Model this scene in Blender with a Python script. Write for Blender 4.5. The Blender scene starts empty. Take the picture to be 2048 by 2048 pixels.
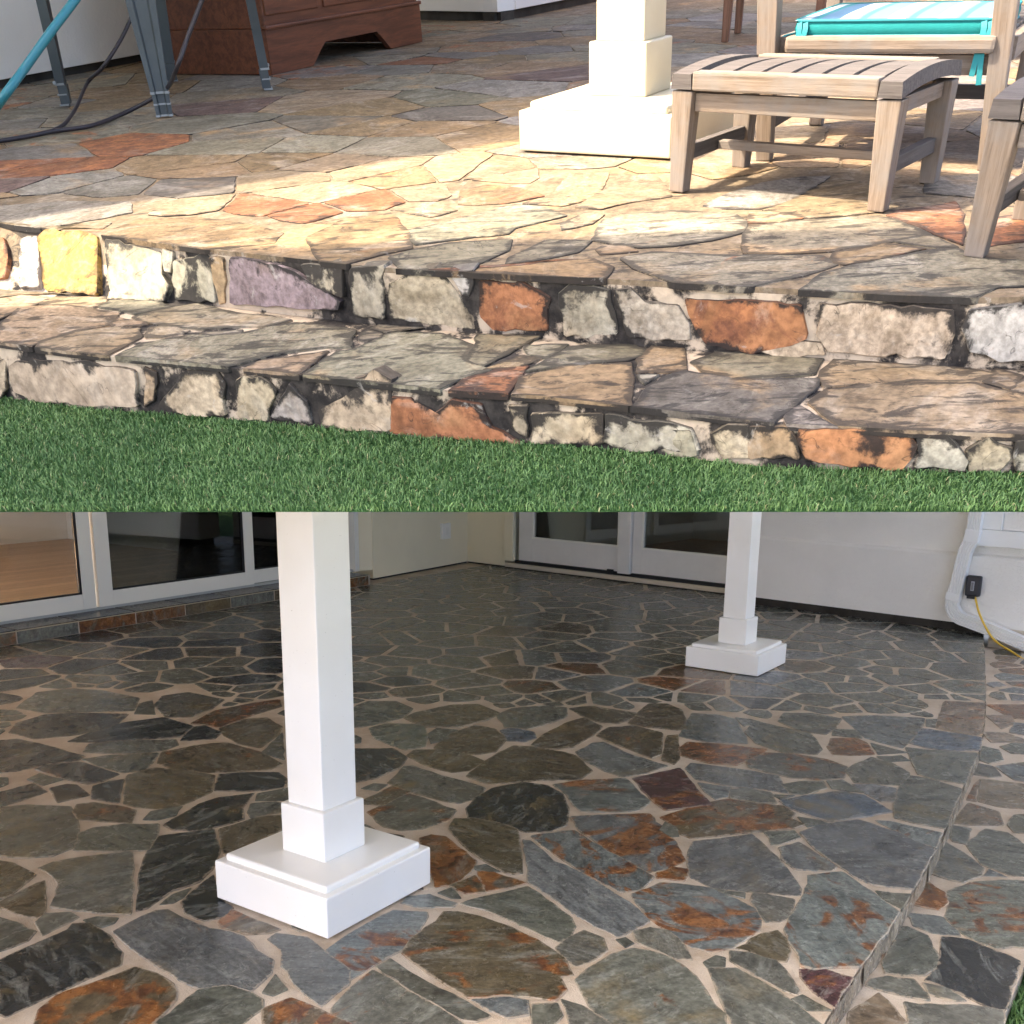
import bpy, bmesh, math, random
import numpy as np
from mathutils import Vector, Matrix

random.seed(7)
rng = np.random.default_rng(11)
scene = bpy.context.scene
COL = scene.collection

# ------------------------------------------------------------------ camera
F_PX = 2100.0                      # focal length for a 2048 px wide picture
PP_Y = 1400.0                      # row of the optical axis (a lens shifted up)
PITCH_A, ROLL_A, H_A = 0.641976, -0.055, 0.53225     # camera over the upper terrace
PITCH_B, ROLL_B, H_B = 0.254407, 0.012068, 1.366398   # the same camera over the lower patio

def rig(p, r):
    c, s = math.cos(p), math.sin(p)
    X = np.array([1., 0, 0]); D = np.array([0, -s, -c]); F = np.array([0, c, -s])
    cr, sr = math.cos(r), math.sin(r)
    return np.stack([cr*X - sr*D, -(sr*X + cr*D), -F], 1)
RA, RB = rig(PITCH_A, ROLL_A), rig(PITCH_B, ROLL_B)
CAM_LOC = np.array([0, 0, H_A])
_M3 = RA @ RB.T
MB = Matrix([[*map(float, _M3[i]), 0] for i in range(3)] + [[0, 0, 0, 1]])
_t = CAM_LOC - _M3 @ np.array([0, 0, H_B])
MB.translation = Vector(_t.tolist())          # patio frame -> world

cam_d = bpy.data.cameras.new('camera')
cam = bpy.data.objects.new('camera', cam_d); COL.objects.link(cam)
m4 = Matrix([[*map(float, RA[i]), 0] for i in range(3)] + [[0, 0, 0, 1]]); m4.translation = Vector(CAM_LOC.tolist())
cam.matrix_world = m4
cam_d.sensor_width = 36; cam_d.lens = 36*F_PX/2048
cam_d.shift_y = (PP_Y-1024)/2048
cam_d.clip_start = 0.02; cam_d.clip_end = 500
scene.camera = cam

# ------------------------------------------------------------------ sky, sun, exposure
SUN_EL = math.radians(55); SUN_LEFT = math.radians(88)
TO_SUN = np.array([-math.sin(SUN_LEFT)*math.cos(SUN_EL), -math.cos(SUN_LEFT)*math.cos(SUN_EL), math.sin(SUN_EL)])
world = bpy.data.worlds.new('World'); scene.world = world; world.use_nodes = True
wn = world.node_tree.nodes; wl = world.node_tree.links
bg = wn['Background']; sky = wn.new('ShaderNodeTexSky'); sky.sky_type = 'NISHITA'; sky.sun_disc = False
sky.sun_elevation = SUN_EL; sky.sun_rotation = math.atan2(TO_SUN[0], TO_SUN[1])
sky.air_density = 0.7; sky.dust_density = 6.0; sky.ozone_density = 0.2
wl.new(sky.outputs[0], bg.inputs[0]); bg.inputs[1].default_value = 0.15
sun_d = bpy.data.lights.new('sun', 'SUN'); sun_d.energy = 2.0; sun_d.angle = math.radians(1.0); sun_d.color = (1, .87, .68)
sun = bpy.data.objects.new('sun', sun_d); COL.objects.link(sun)
sun.rotation_euler = Vector((-TO_SUN).tolist()).to_track_quat('-Z', 'Y').to_euler(); sun.location = (-4, -3, 6)
vs = scene.view_settings; vs.view_transform = 'Standard'; vs.look = 'None'; vs.gamma = 1; vs.use_curve_mapping = False
vs.exposure = 2.78
scene.render.engine = 'CYCLES'
scene.cycles.max_bounces = 10; scene.cycles.diffuse_bounces = 5; scene.cycles.transparent_max_bounces = 12
scene.render.resolution_x = scene.render.resolution_y = 1024

# ------------------------------------------------------------------ measuring helpers (photo pixel -> place)
def _ray(u, v, R):
    d = R @ np.array([(u-1024)/F_PX, -(v-PP_Y)/F_PX, -1.0]); return d
def PA(u, v, z=0.0):               # point of the upper place on the level z
    d = _ray(u, v, RA); t = (z-H_A)/d[2]; return np.array([d[0]*t, d[1]*t, z])
def PAy(u, v, y):                  # point of the upper place at the distance y
    d = _ray(u, v, RA); t = y/d[1]; return np.array([d[0]*t, y, H_A+d[2]*t])
def PB(u, v, z=0.0):
    d = _ray(u, v, RB); t = (z-H_B)/d[2]; return np.array([d[0]*t, d[1]*t, z])
def PBpl(u, v, p, n):              # point of the lower place on the upright plane through p, normal n
    d = _ray(u, v, RB); o = np.array([0, 0, H_B]); p = np.array([p[0], p[1], 0.]); n = np.array([n[0], n[1], 0.])
    t = n @ (p-o)/(n @ d); return o + d*t

# ------------------------------------------------------------------ object helpers
def tag(o, label=None, cat=None, group=None, kind=None):
    if label: o['label'] = label
    if cat: o['category'] = cat
    if group: o['group'] = group
    if kind: o['kind'] = kind
    return o
def mk(name, verts, faces, mat, parent=None, M=None, smooth=False, mats=None, fmat=None):
    me = bpy.data.meshes.new(name); me.from_pydata([tuple(map(float, v)) for v in verts], [], [tuple(f) for f in faces]); me.update()
    if mat is not None: me.materials.append(mat)
    if mats:
        for m in mats: me.materials.append(m)
    if fmat is not None: me.polygons.foreach_set('material_index', fmat)
    if smooth: me.polygons.foreach_set('use_smooth', [True]*len(me.polygons))
    o = bpy.data.objects.new(name, me); COL.objects.link(o)
    if parent is not None: o.parent = parent
    if M is not None:
        if parent is not None: o.matrix_local = M
        else: o.matrix_world = M
    return o
def empty(name, M):
    o = bpy.data.objects.new(name, None); COL.objects.link(o); o.empty_display_size = .05; o.matrix_world = M; return o
def bm_obj(name, bm, mat, parent=None, M=None, smooth=False, mats=None):
    me = bpy.data.meshes.new(name); bm.normal_update(); bm.to_mesh(me); bm.free()
    if mat is not None: me.materials.append(mat)
    for m in (mats or []): me.materials.append(m)
    if smooth: me.polygons.foreach_set('use_smooth', [True]*len(me.polygons))
    o = bpy.data.objects.new(name, me); COL.objects.link(o)
    if parent is not None: o.parent = parent
    if M is not None:
        if parent is not None: o.matrix_local = M
        else: o.matrix_world = M
    return o
def box_bm(sx, sy, sz, bevel=0.0, seg=2, top=None):
    """box centred in x,y standing on z=0; top=(kx,ky) scales the upper end"""
    bm = bmesh.new(); r = bmesh.ops.create_cube(bm, size=1)
    for v in bm.verts:
        k = (1, 1)
        if top and v.co.z > 0: k = top
        v.co = Vector((v.co.x*sx*k[0], v.co.y*sy*k[1], (v.co.z+.5)*sz))
    if bevel > 0:
        bmesh.ops.bevel(bm, geom=bm.edges[:]+bm.verts[:], offset=bevel, segments=seg, profile=.6, affect='EDGES', clamp_overlap=True)
    return bm
def T(x=0, y=0, z=0, rz=0): return Matrix.Translation((x, y, z)) @ Matrix.Rotation(rz, 4, 'Z')
def box(name, size, loc, mat, parent=None, rz=0, bevel=0.002, M0=None, top=None, smooth=False, seg=2):
    M = T(*loc, rz)
    if M0 is not None: M = M0 @ M
    return bm_obj(name, box_bm(*size, bevel=bevel, top=top, seg=seg), mat, parent, M, smooth)
def beam(name, p0, p1, w, h, mat, parent=None, up=(0, 0, 1), bevel=.002, k=(1, 1), M0=None):
    """straight bar from p0 to p1: its own local x runs along the grain; w across, h along 'up'; k scales the p1 end"""
    p0 = Vector(p0); p1 = Vector(p1); x = (p1-p0); L = x.length; x.normalize()
    u = Vector(up); y = u.cross(x).normalized(); z = x.cross(y)
    bm = bmesh.new(); bmesh.ops.create_cube(bm, size=1)
    for v in bm.verts:
        s = k if v.co.x > 0 else (1, 1)
        v.co = Vector((v.co.x*L, v.co.y*w*s[0], v.co.z*h*s[1]))
    if bevel: bmesh.ops.bevel(bm, geom=bm.edges[:]+bm.verts[:], offset=bevel, segments=2, profile=.6, affect='EDGES', clamp_overlap=True)
    M = Matrix((x, y, z)).transposed().to_4x4(); M.translation = (p0+p1)/2
    if M0 is not None: M = M0 @ M
    return bm_obj(name, bm, mat, parent, M)
def smooth_path(pts, n=8):
    P = [Vector(p) for p in pts]; out = []
    for i in range(len(P)-1):
        a, b, c, d = P[max(i-1, 0)], P[i], P[i+1], P[min(i+2, len(P)-1)]
        for k in range(n):
            t = k/n
            out.append(.5*((2*b)+(c-a)*t+(2*a-5*b+4*c-d)*t*t+(-a+3*b-3*c+d)*t**3))
    out.append(P[-1]); return out
def sweep(name, path, section, mat, parent=None, M=None, normal=None, smooth=True, cap=True):
    """sweep a closed 2D section (a,b) along a path; 'a' runs across the path, 'b' along the fixed normal (or any)"""
    P = [Vector(p) for p in path]; V = []; Fc = []; n = len(section)
    ref = Vector(normal) if normal is not None else Vector((.13, .31, .94)).normalized()
    for i, p in enumerate(P):
        t = (P[min(i+1, len(P)-1)]-P[max(i-1, 0)]).normalized()
        side = t.cross(ref).normalized(); nn = side.cross(t) if normal is None else ref
        for a, b in section: V.append(p+side*a+nn*b)
    for i in range(len(P)-1):
        for j in range(n):
            k = (j+1) % n; Fc.append((i*n+j, i*n+k, (i+1)*n+k, (i+1)*n+j))
    if cap: Fc.append(tuple(range(n-1, -1, -1))); Fc.append(tuple((len(P)-1)*n+j for j in range(n)))
    return mk(name, V, Fc, mat, parent, M, smooth)
def circ(r, n=8): return [(r*math.cos(2*math.pi*i/n), r*math.sin(2*math.pi*i/n)) for i in range(n)]
def prism(name, poly, z0, z1, mat, parent=None, M=None):
    n = len(poly); V = [(p[0], p[1], z0) for p in poly]+[(p[0], p[1], z1) for p in poly]
    Fc = [tuple(range(n-1, -1, -1)), tuple(range(n, 2*n))]+[(i, (i+1) % n, n+(i+1) % n, n+i) for i in range(n)]
    return mk(name, V, Fc, mat, parent, M)

# ------------------------------------------------------------------ materials
class NT:
    def __init__(s, name):
        s.m = bpy.data.materials.new(name); s.m.use_nodes = True; s.t = s.m.node_tree; s.b = s.t.nodes['Principled BSDF']
        s.out = s.t.nodes['Material Output']
    def n(s, typ, **kw):
        x = s.t.nodes.new('ShaderNode'+typ)
        for k, v in kw.items(): setattr(x, k, v)
        return x
    def l(s, a, b): s.t.links.new(a, b)
    def setin(s, sock, v):
        if hasattr(v, 'is_output') or isinstance(v, bpy.types.NodeSocket): s.l(v, sock)
        else: sock.default_value = v
    def math(s, op, a, b=0.0, c=None, clamp=False):
        x = s.n('Math', operation=op, use_clamp=clamp); s.setin(x.inputs[0], a); s.setin(x.inputs[1], b)
        if c is not None: s.setin(x.inputs[2], c)
        return x.outputs[0]
    def vmath(s, op, a, b):
        x = s.n('VectorMath', operation=op); s.setin(x.inputs[0], a); s.setin(x.inputs[1], b); return x.outputs[0]
    def mix(s, fac, a, b, mode='MIX'):
        x = s.n('Mix', data_type='RGBA', blend_type=mode); s.setin(x.inputs[0], fac); s.setin(x.inputs[6], a); s.setin(x.inputs[7], b); return x.outputs[2]
    def noise(s, vec, scale, detail=4, rough=.55, dist=0.0):
        x = s.n('TexNoise'); s.setin(x.inputs['Vector'], vec); x.inputs['Scale'].default_value = scale
        x.inputs['Detail'].default_value = detail; x.inputs['Roughness'].default_value = rough; x.inputs['Distortion'].default_value = dist; return x.outputs[0]
    def ramp(s, v, lo, hi):
        x = s.n('MapRange', interpolation_type='SMOOTHSTEP'); s.setin(x.inputs[0], v); s.setin(x.inputs[1], lo); s.setin(x.inputs[2], hi); return x.outputs[0]
    def scalev(s, vec, k):
        x = s.n('Mapping'); s.setin(x.inputs[0], vec); x.inputs['Scale'].default_value = k; return x.outputs[0]
    def bump(s, h, strength=.3, dist=.01, normal=None):
        x = s.n('Bump'); s.setin(x.inputs['Height'], h); x.inputs['Strength'].default_value = strength; x.inputs['Distance'].default_value = dist
        if normal is not None: s.l(normal, x.inputs['Normal'])
        return x.outputs[0]
    def fin(s, col, rough=.6, normal=None, spec=.5, metal=0.0, coat=None):
        s.setin(s.b.inputs['Base Color'], col if not isinstance(col, tuple) else (*col, 1) if len(col) == 3 else col)
        s.setin(s.b.inputs['Roughness'], rough); s.b.inputs['Specular IOR Level'].default_value = spec; s.b.inputs['Metallic'].default_value = metal
        if coat: s.b.inputs['Coat Weight'].default_value = coat; s.b.inputs['Coat Roughness'].default_value = .12
        if normal is not None: s.l(normal, s.b.inputs['Normal'])
        return s.m

def stone_mat(name, wet):
    s = NT(name); oi = s.n('ObjectInfo'); tc = s.n('TexCoord')
    off = s.vmath('MULTIPLY', oi.outputs['Random'], (37., 53., 19.))
    v = s.vmath('ADD', tc.outputs['Object'], off)
    # direction of the stone's layering turns from stone to stone
    rs = s.math('FRACT', s.math('MULTIPLY', oi.outputs['Random'], 313.1))
    sv = s.n('VectorMath', operation='SCALE'); s.l(v, sv.inputs[0]); s.l(s.math('ADD', .65, s.math('MULTIPLY', rs, .8)), sv.inputs['Scale']); v = sv.outputs[0]
    rot = s.n('VectorRotate', rotation_type='Z_AXIS'); s.l(v, rot.inputs[0]); s.l(s.math('MULTIPLY', oi.outputs['Random'], 9.0), rot.inputs['Angle'])
    vr = rot.outputs[0]; st = s.scalev(vr, (1, 3.4, 1.6) if wet else (1, 1.9, 1.5))
    na = s.noise(st, 7 if wet else 8, 9, .66, .6); nm = s.noise(vr, 9, 9, .68, .3); n1 = s.math('ADD', s.math('MULTIPLY', na, rs), s.math('MULTIPLY', nm, s.math('SUBTRACT', 1.0, rs))); n2 = s.noise(vr, 16, 8, .68, .4); n3 = s.noise(vr, 70, 5, .6)
    nb = s.noise(s.scalev(vr, (1, 1.5, 1)), 5.5, 6, .62, .9)
    base = oi.outputs['Color']
    dark = s.mix(1.0, base, (.40, .40, .41, 1) if wet else (.55, .53, .50, 1), 'MULTIPLY'); light = s.mix(.55 if wet else .4, base, (.30, .31, .28, 1) if wet else (.42, .385, .33, 1))
    c = s.mix(s.ramp(n1, .34, .60), dark, base); c = s.mix(s.math('MULTIPLY', s.ramp(s.noise(st, 5.0, 9, .70, .8), .50, .66), .65), c, light)
    # ochre film and rust patches, by the stone's own share
    och = s.ramp(s.noise(vr, 4.3, 5, .6, .5), .52, .72)
    rnd2 = s.math('FRACT', s.math('MULTIPLY', oi.outputs['Random'], 17.37)); rnd3 = s.math('FRACT', s.math('MULTIPLY', oi.outputs['Random'], 91.7))
    c = s.mix(s.math('MULTIPLY', och, s.math('MULTIPLY', rnd2, .75 if wet else .85)), c, (.17, .125, .055, 1) if wet else (.33, .21, .10, 1))
    thr = s.math('SUBTRACT', .80, s.math('MULTIPLY', oi.outputs['Alpha'], .47))
    rmask = s.ramp(nb, s.math('SUBTRACT', thr, .035), s.math('ADD', thr, .06))
    rust = s.mix(s.ramp(n2, .36, .62), (.075, .026, .014, 1) if wet else (.13, .05, .027, 1), (.25, .10, .03, 1) if wet else (.33, .135, .055, 1))
    c = s.mix(s.math('MULTIPLY', rmask, .92), c, rust)
    fine = s.ramp(n3, .28, .72); c = s.mix(.55, c, s.mix(fine, (.25, .25, .25, 1), (.8, .8, .8, 1)), 'OVERLAY')
    # layered breaks: thin dark flake edges
    w = s.noise(st, 3.4, 4, .6, 1.2); fl = s.math('ABSOLUTE', s.math('SUBTRACT', s.math('FRACT', s.math('MULTIPLY', w, 7.0)), .5))
    edge = s.math('SUBTRACT', 1.0, s.ramp(fl, .0, .05)); edge = s.math('MULTIPLY', edge, s.ramp(n2, .46, .6))
    c = s.mix(s.math('MULTIPLY', edge, .62), c, (.02, .018, .015, 1))
    steps = s.math('FLOOR', s.math('MULTIPLY', w, 7.0))
    h = s.math('ADD', s.math('MULTIPLY', steps, .22), s.math('ADD', s.math('MULTIPLY', n2, .55), s.math('MULTIPLY', n3, .16)))
    nrm = s.bump(h, .55 if wet else .7, .006)
    rim = s.n('Attribute'); rim.attribute_name = 'rim'; rim = rim.outputs['Fac']
    if wet:
        sm = s.ramp(s.math('ADD', s.math('MULTIPLY', rim, .34), s.math('MULTIPLY', s.noise(v, 46, 5, .7), .75)), .62, .72); c = s.mix(s.math('MULTIPLY', sm, .55), c, (.40, .33, .25, 1))
        pal = s.ramp(s.noise(vr, 11, 5, .6), .72, .78); c = s.mix(s.math('MULTIPLY', pal, .35), c, (.42, .44, .44, 1))
        r = s.math('ADD', .05, s.math('MULTIPLY', n2, .40))
        return s.fin(c, r, nrm, .34)
    # dry stone: black growth in streaks, gathering under the step edges
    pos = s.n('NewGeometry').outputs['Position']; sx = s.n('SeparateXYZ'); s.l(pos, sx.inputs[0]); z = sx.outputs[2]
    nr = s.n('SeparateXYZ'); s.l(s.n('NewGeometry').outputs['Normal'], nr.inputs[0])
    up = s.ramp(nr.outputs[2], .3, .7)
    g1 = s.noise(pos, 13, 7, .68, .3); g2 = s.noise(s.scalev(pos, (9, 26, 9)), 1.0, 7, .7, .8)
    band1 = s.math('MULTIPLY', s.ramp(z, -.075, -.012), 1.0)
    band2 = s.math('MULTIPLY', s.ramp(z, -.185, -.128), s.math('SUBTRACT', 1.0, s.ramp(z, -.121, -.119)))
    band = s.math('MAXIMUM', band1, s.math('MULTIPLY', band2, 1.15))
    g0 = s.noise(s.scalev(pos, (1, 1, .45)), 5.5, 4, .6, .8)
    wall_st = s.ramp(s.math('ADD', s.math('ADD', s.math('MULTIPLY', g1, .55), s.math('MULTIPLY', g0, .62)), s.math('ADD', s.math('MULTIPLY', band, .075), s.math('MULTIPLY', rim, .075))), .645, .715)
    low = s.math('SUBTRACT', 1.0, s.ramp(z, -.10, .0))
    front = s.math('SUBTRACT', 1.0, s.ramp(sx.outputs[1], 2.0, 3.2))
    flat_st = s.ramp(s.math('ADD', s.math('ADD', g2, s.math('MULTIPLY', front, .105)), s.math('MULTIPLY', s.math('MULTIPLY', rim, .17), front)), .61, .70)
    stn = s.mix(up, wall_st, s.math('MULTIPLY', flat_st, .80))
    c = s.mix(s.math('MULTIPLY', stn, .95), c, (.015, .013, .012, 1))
    # pale lime bloom
    blm = s.ramp(s.noise(pos, 21, 6, .7, .6), .60, .70); c = s.mix(s.math('MULTIPLY', blm, s.math('SUBTRACT', .42, s.math('MULTIPLY', up, .26))), c, (.46, .43, .38, 1))
    return s.fin(c, s.math('ADD', .62, s.math('MULTIPLY', n2, .3)), nrm, .3)
M_WET = stone_mat('sealed_slate', True); M_DRY = stone_mat('weathered_slate', False)

def mortar_mat(name, dry):
    s = NT(name); pos = s.n('TexCoord').outputs['Object']
    n = s.noise(pos, 30, 5, .65); n2 = s.noise(pos, 5, 4, .6)
    if not dry:
        c = s.mix(s.ramp(n2, .35, .65), (.40, .305, .21, 1), (.58, .49, .39, 1)); c = s.mix(s.math('MULTIPLY', s.ramp(n, .3, .7), .4), c, (.60, .53, .44, 1))
        gr = s.noise(pos, 260, 3, .6); c = s.mix(s.math('MULTIPLY', s.ramp(gr, .52, .68), .45), c, (.20, .15, .10, 1))
        dk = s.ramp(s.noise(pos, 2.2, 6, .7, .5), .54, .68); c = s.mix(s.math('MULTIPLY', dk, .45), c, (.26, .165, .095, 1))
        return s.fin(c, .55, s.bump(s.math('ADD', n, s.math('MULTIPLY', gr, .6)), .8, .005), .4)
    wp = s.n('NewGeometry').outputs['Position']; g = s.ramp(s.math('ADD', s.math('MULTIPLY', s.noise(wp, 13, 7, .68, .3), .55), s.math('MULTIPLY', s.noise(s.scalev(wp, (1, 1, .45)), 5.5, 4, .6, .8), .62)), .535, .60)
    c = s.mix(g, (.46, .37, .27, 1), (.014, .012, .011, 1)); c = s.mix(s.math('MULTIPLY', s.ramp(n, .35, .7), .3), c, (.14, .12, .10, 1))
    return s.fin(c, .85, s.bump(n, .7, .006), .25)
M_MORTAR = mortar_mat('sand_mortar', False); M_MORTAR_DRY = mortar_mat('stained_mortar', True)
def tan_mortar():
    s = NT('tan_mortar'); pos = s.n('TexCoord').outputs['Object']; n = s.noise(pos, 30, 5, .65)
    g = s.ramp(s.noise(pos, 4.5, 5, .65, .5), .57, .66)
    c = s.mix(g, (.185, .13, .078, 1), (.035, .028, .022, 1)); return s.fin(c, .85, s.bump(n, .5, .005), .25)
M_MORTAR_TAN = tan_mortar()

def plain(name, col, rough=.5, spec=.4, nscale=0, nstr=.1, var=.0, metal=0., dist=.003, coat=None):
    s = NT(name); c = (*col, 1); nrm = None
    if nscale:
        pos = s.n('TexCoord').outputs['Object']; n = s.noise(pos, nscale, 5, .6); nrm = s.bump(n, nstr, dist)
        if var: c = s.mix(s.ramp(s.noise(pos, nscale*.12+1.5, 5, .6), .3, .7), (*[x*(1-var) for x in col], 1), (*col, 1))
    return s.fin(c, rough, nrm, spec, metal, coat)
def paint_mat():
    s = NT('white_gloss_paint'); pos = s.n('TexCoord').outputs['Object']
    n = s.noise(pos, 3, 4, .5); sp = s.ramp(s.noise(pos, 150, 2, .5), .745, .775)
    c = s.mix(s.ramp(n, .3, .7), (.80, .78, .72, 1), (.84, .83, .79, 1)); c = s.mix(s.math('MULTIPLY', sp, .5), c, (.25, .2, .14, 1))
    return s.fin(c, .28, s.bump(s.noise(pos, 60, 3, .5), .05, .002), .5)
M_PAINT = paint_mat()
def sun_tint_paint():  # warm sunlight put into the colour of the column's white paint
    s = NT('sun_tinted_white_paint'); pos = s.n('TexCoord').outputs['Object']; n = s.noise(pos, 5, 5, .6)
    return s.fin(s.mix(s.ramp(n, .3, .7), (.50, .435, .295, 1), (.55, .49, .35, 1)), .4, s.bump(s.noise(pos, 50, 4, .6), .12, .002), .4)
M_SUNTINTPAINT = sun_tint_paint()
def stucco(name, col, amp=.42, sc=80):
    s = NT(name); pos = s.n('TexCoord').outputs['Object']
    n = s.noise(pos, sc, 3, .55); b = s.ramp(n, .48, .66); big = s.noise(pos, 1.6, 4, .6)
    c = s.mix(s.ramp(big, .3, .7), (*[x*.93 for x in col], 1), (*col, 1))
    drt = s.ramp(s.noise(pos, 150, 2, .5), .77, .80); c = s.mix(s.math('MULTIPLY', drt, .35), c, (.3, .24, .17, 1))
    return s.fin(c, .75, s.bump(b, amp, .008), .3)
M_STUCCO = stucco('warm_white_stucco', (.87, .83, .75)); M_CREAM = stucco('cream_stucco', (.86, .78, .56), .12, 60); M_WHITEWALL = stucco('white_render', (.78, .75, .68), .12, 60)
M_ALU = plain('white_aluminium', (.84, .82, .73), .35, .5, 40, .02); M_DOOR = plain('grey_white_door_paint', (.78, .76, .71), .4, .5, 30, .04, .06)
M_BLACK = plain('black_rubber', (.012, .012, .013), .5, .4); M_DARKGAP = plain('dark_concrete_and_gap_shade', (.07, .062, .05), .9, .2, 40, .5, .5)  # dark concrete bases; also paints shade into the gaps under walls
M_CURB = stucco('cream_curb', (.70, .61, .47), .5, 120); M_GREYPLASTIC = plain('grey_plastic', (.16, .16, .17), .4, .5)
M_YELLOW = plain('yellow_cord', (.75, .48, .05), .4, .4); M_TEALHOSE = plain('teal_hose', (.012, .14, .18), .35, .5, 30, .05)
M_CABLE = plain('black_cable', (.022, .018, .022), .45, .4); M_STEEL = plain('blue_grey_steel', (.065, .078, .083), .45, .5, 14, .15, .4, metal=.3)
M_STEELPALE = plain('worn_pale_steel', (.26, .28, .28), .4, .5, 20, .1, .3, metal=.3)
M_TEAL = plain('teal_canvas', (.012, .19, .185), .8, .2, 300, .25, .1); M_TIE = plain('teal_tie', (.03, .22, .24), .7, .2)
M_SOIL = plain('soil', (.03, .075, .022), .95, .1, 60, .8, .4, dist=.01)

def glass_mat():
    s = NT('pane_glass'); t = s.t; t.nodes.remove(s.b)
    tr = s.n('BsdfTransparent'); tr.inputs[0].default_value = (.86, .89, .87, 1); gl = s.n('BsdfGlossy'); gl.inputs['Roughness'].default_value = .015
    fr = s.n('Fresnel'); fr.inputs[0].default_value = 1.6; mx = s.n('MixShader'); s.l(fr.outputs[0], mx.inputs[0]); s.l(tr.outputs[0], mx.inputs[1]); s.l(gl.outputs[0], mx.inputs[2]); s.l(mx.outputs[0], s.out.inputs[0]); return s.m
M_GLASS = glass_mat()
def wood_mat(name, a, b, rough=.7, grain=(1.2, 26, 26), spec=.25, grey=None, bump=.35):
    s = NT(name); oi = s.n('ObjectInfo'); tc = s.n('TexCoord').outputs['Object']
    v = s.vmath('ADD', tc, s.vmath('MULTIPLY', oi.outputs['Random'], (11., 23., 31.)))
    g = s.noise(s.scalev(v, grain), 4.0, 6, .65, .6); f = s.noise(s.scalev(v, (grain[0]*4, grain[1]*5, grain[2]*5)), 4.0, 3, .6)
    c = s.mix(s.ramp(g, .32, .66), (*a, 1), (*b, 1)); c = s.mix(s.math('MULTIPLY', s.ramp(f, .5, .7), .3), c, (*[x*.45 for x in a], 1))
    if grey:
        c = s.mix(s.math('MULTIPLY', s.ramp(s.noise(v, 9, 5, .65), .38, .66), .75), c, (*grey, 1))
    return s.fin(c, rough, s.bump(s.math('ADD', g, s.math('MULTIPLY', f, .5)), bump, .003), spec)
M_TEAK = wood_mat('weathered_teak', (.15, .108, .074), (.25, .19, .14), grey=(.19, .168, .148))
M_TEAK_TOP = wood_mat('grey_weathered_teak', (.065, .053, .047), (.125, .107, .095), grey=(.095, .083, .076))
M_RED = wood_mat('red_brown_wood', (.070, .022, .009), (.14, .046, .019), .42, (1.0, 9, 9), .4, bump=.1)
M_BROWN = wood_mat('brown_wood', (.10, .05, .03), (.20, .10, .06), .55); M_ORANGE = wood_mat('orange_wood', (.40, .10, .03), (.55, .17, .05), .5)
def plank_mat():
    s = NT('oak_boards'); tc = s.n('TexCoord').outputs['Object']; mp = s.n('Mapping'); s.l(tc, mp.inputs[0]); mp.inputs['Rotation'].default_value = (0, 0, -.975)
    v = mp.outputs[0]; sx = s.n('SeparateXYZ'); s.l(v, sx.inputs[0]); row = s.math('MULTIPLY', sx.outputs[1], 8.0)
    seam = s.ramp(s.math('ABSOLUTE', s.math('SUBTRACT', s.math('FRACT', row), .5)), .47, .495)
    tone = s.n('TexWhiteNoise', noise_dimensions='1D'); s.l(s.math('FLOOR', row), tone.inputs['W'])
    g = s.noise(s.scalev(v, (1.2, 16, 1)), 2.0, 6, .6, .4)
    c = s.mix(s.math('ADD', s.math('MULTIPLY', g, .6), s.math('MULTIPLY', tone.outputs[0], .4)), (.24, .125, .055, 1), (.62, .40, .22, 1)); c = s.mix(s.math('MULTIPLY', seam, .7), c, (.05, .03, .02, 1))
    return s.fin(c, .35, None, .5)
M_OAK = plank_mat()
def grass_mat(name, a, b, c3):
    s = NT(name); at = s.n('Attribute'); at.attribute_name = 'tint'; pos = s.n('NewGeometry').outputs['Position']
    n = s.ramp(s.noise(pos, 6.5, 4, .65), .35, .68); r = at.outputs['Fac']
    c = s.mix(s.math('ADD', s.math('MULTIPLY', n, .45), s.math('MULTIPLY', r, .55)), (*a, 1), (*b, 1))
    c = s.mix(s.ramp(r, .975, .985), c, (*c3, 1))
    m = s.fin(c, .5, None, .3); s.b.inputs['Subsurface Weight'].default_value = 0.0
    return m
M_GRASS = grass_mat('grass_blades', (.048, .108, .034), (.135, .235, .075), (.27, .26, .13))

# ------------------------------------------------------------------ flagstones
WET = dict(g=(.145, .157, .153), e=(.130, .132, .108), d=(.026, .029, .032), o=(.112, .090, .056), r=(.155, .085, .042), m=(.085, .038, .040), t=(.22, .165, .115), b=(.10, .125, .155))
DRY = dict(g=(.175, .155, .13), e=(.185, .162, .115), d=(.115, .097, .08), o=(.20, .138, .076), r=(.205, .088, .042), m=(.13, .085, .07), t=(.22, .163, .103), y=(.36, .23, .07), w=(.32, .29, .25), p=(.135, .108, .115))
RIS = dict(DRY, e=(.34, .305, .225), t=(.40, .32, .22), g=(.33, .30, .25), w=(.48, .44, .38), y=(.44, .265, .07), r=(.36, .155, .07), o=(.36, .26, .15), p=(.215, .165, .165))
SC = 2.76
REG = dict(R1=(0, 1700), R2=(700, 1700), R3=(1348, 1700), R4=(0, 1400), R5=(700, 1400), R6=(1348, 1400), R7=(0, 1150), R8=(700, 1120), R9=(1348, 1120),
           P1=(0, 320), P2=(700, 320), P3=(1348, 320), P4=(0, 580), P5=(700, 620), P6=(1348, 650), Q1=(0, 0), Q2=(700, 0), Q3=(1348, 0))
def parse(text):
    """lines: region type rust x,y x,y ... measured on enlarged views of the photograph"""
    out = []
    for ln in text.strip().splitlines():
        f = ln.split(); ox, oy = REG[f[0]]; pts = [tuple(map(float, q.split(','))) for q in f[3:]]
        out.append((f[1], float(f[2])/10, [(ox+a/SC, oy+b/SC) for a, b in pts]))
    return out
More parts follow.
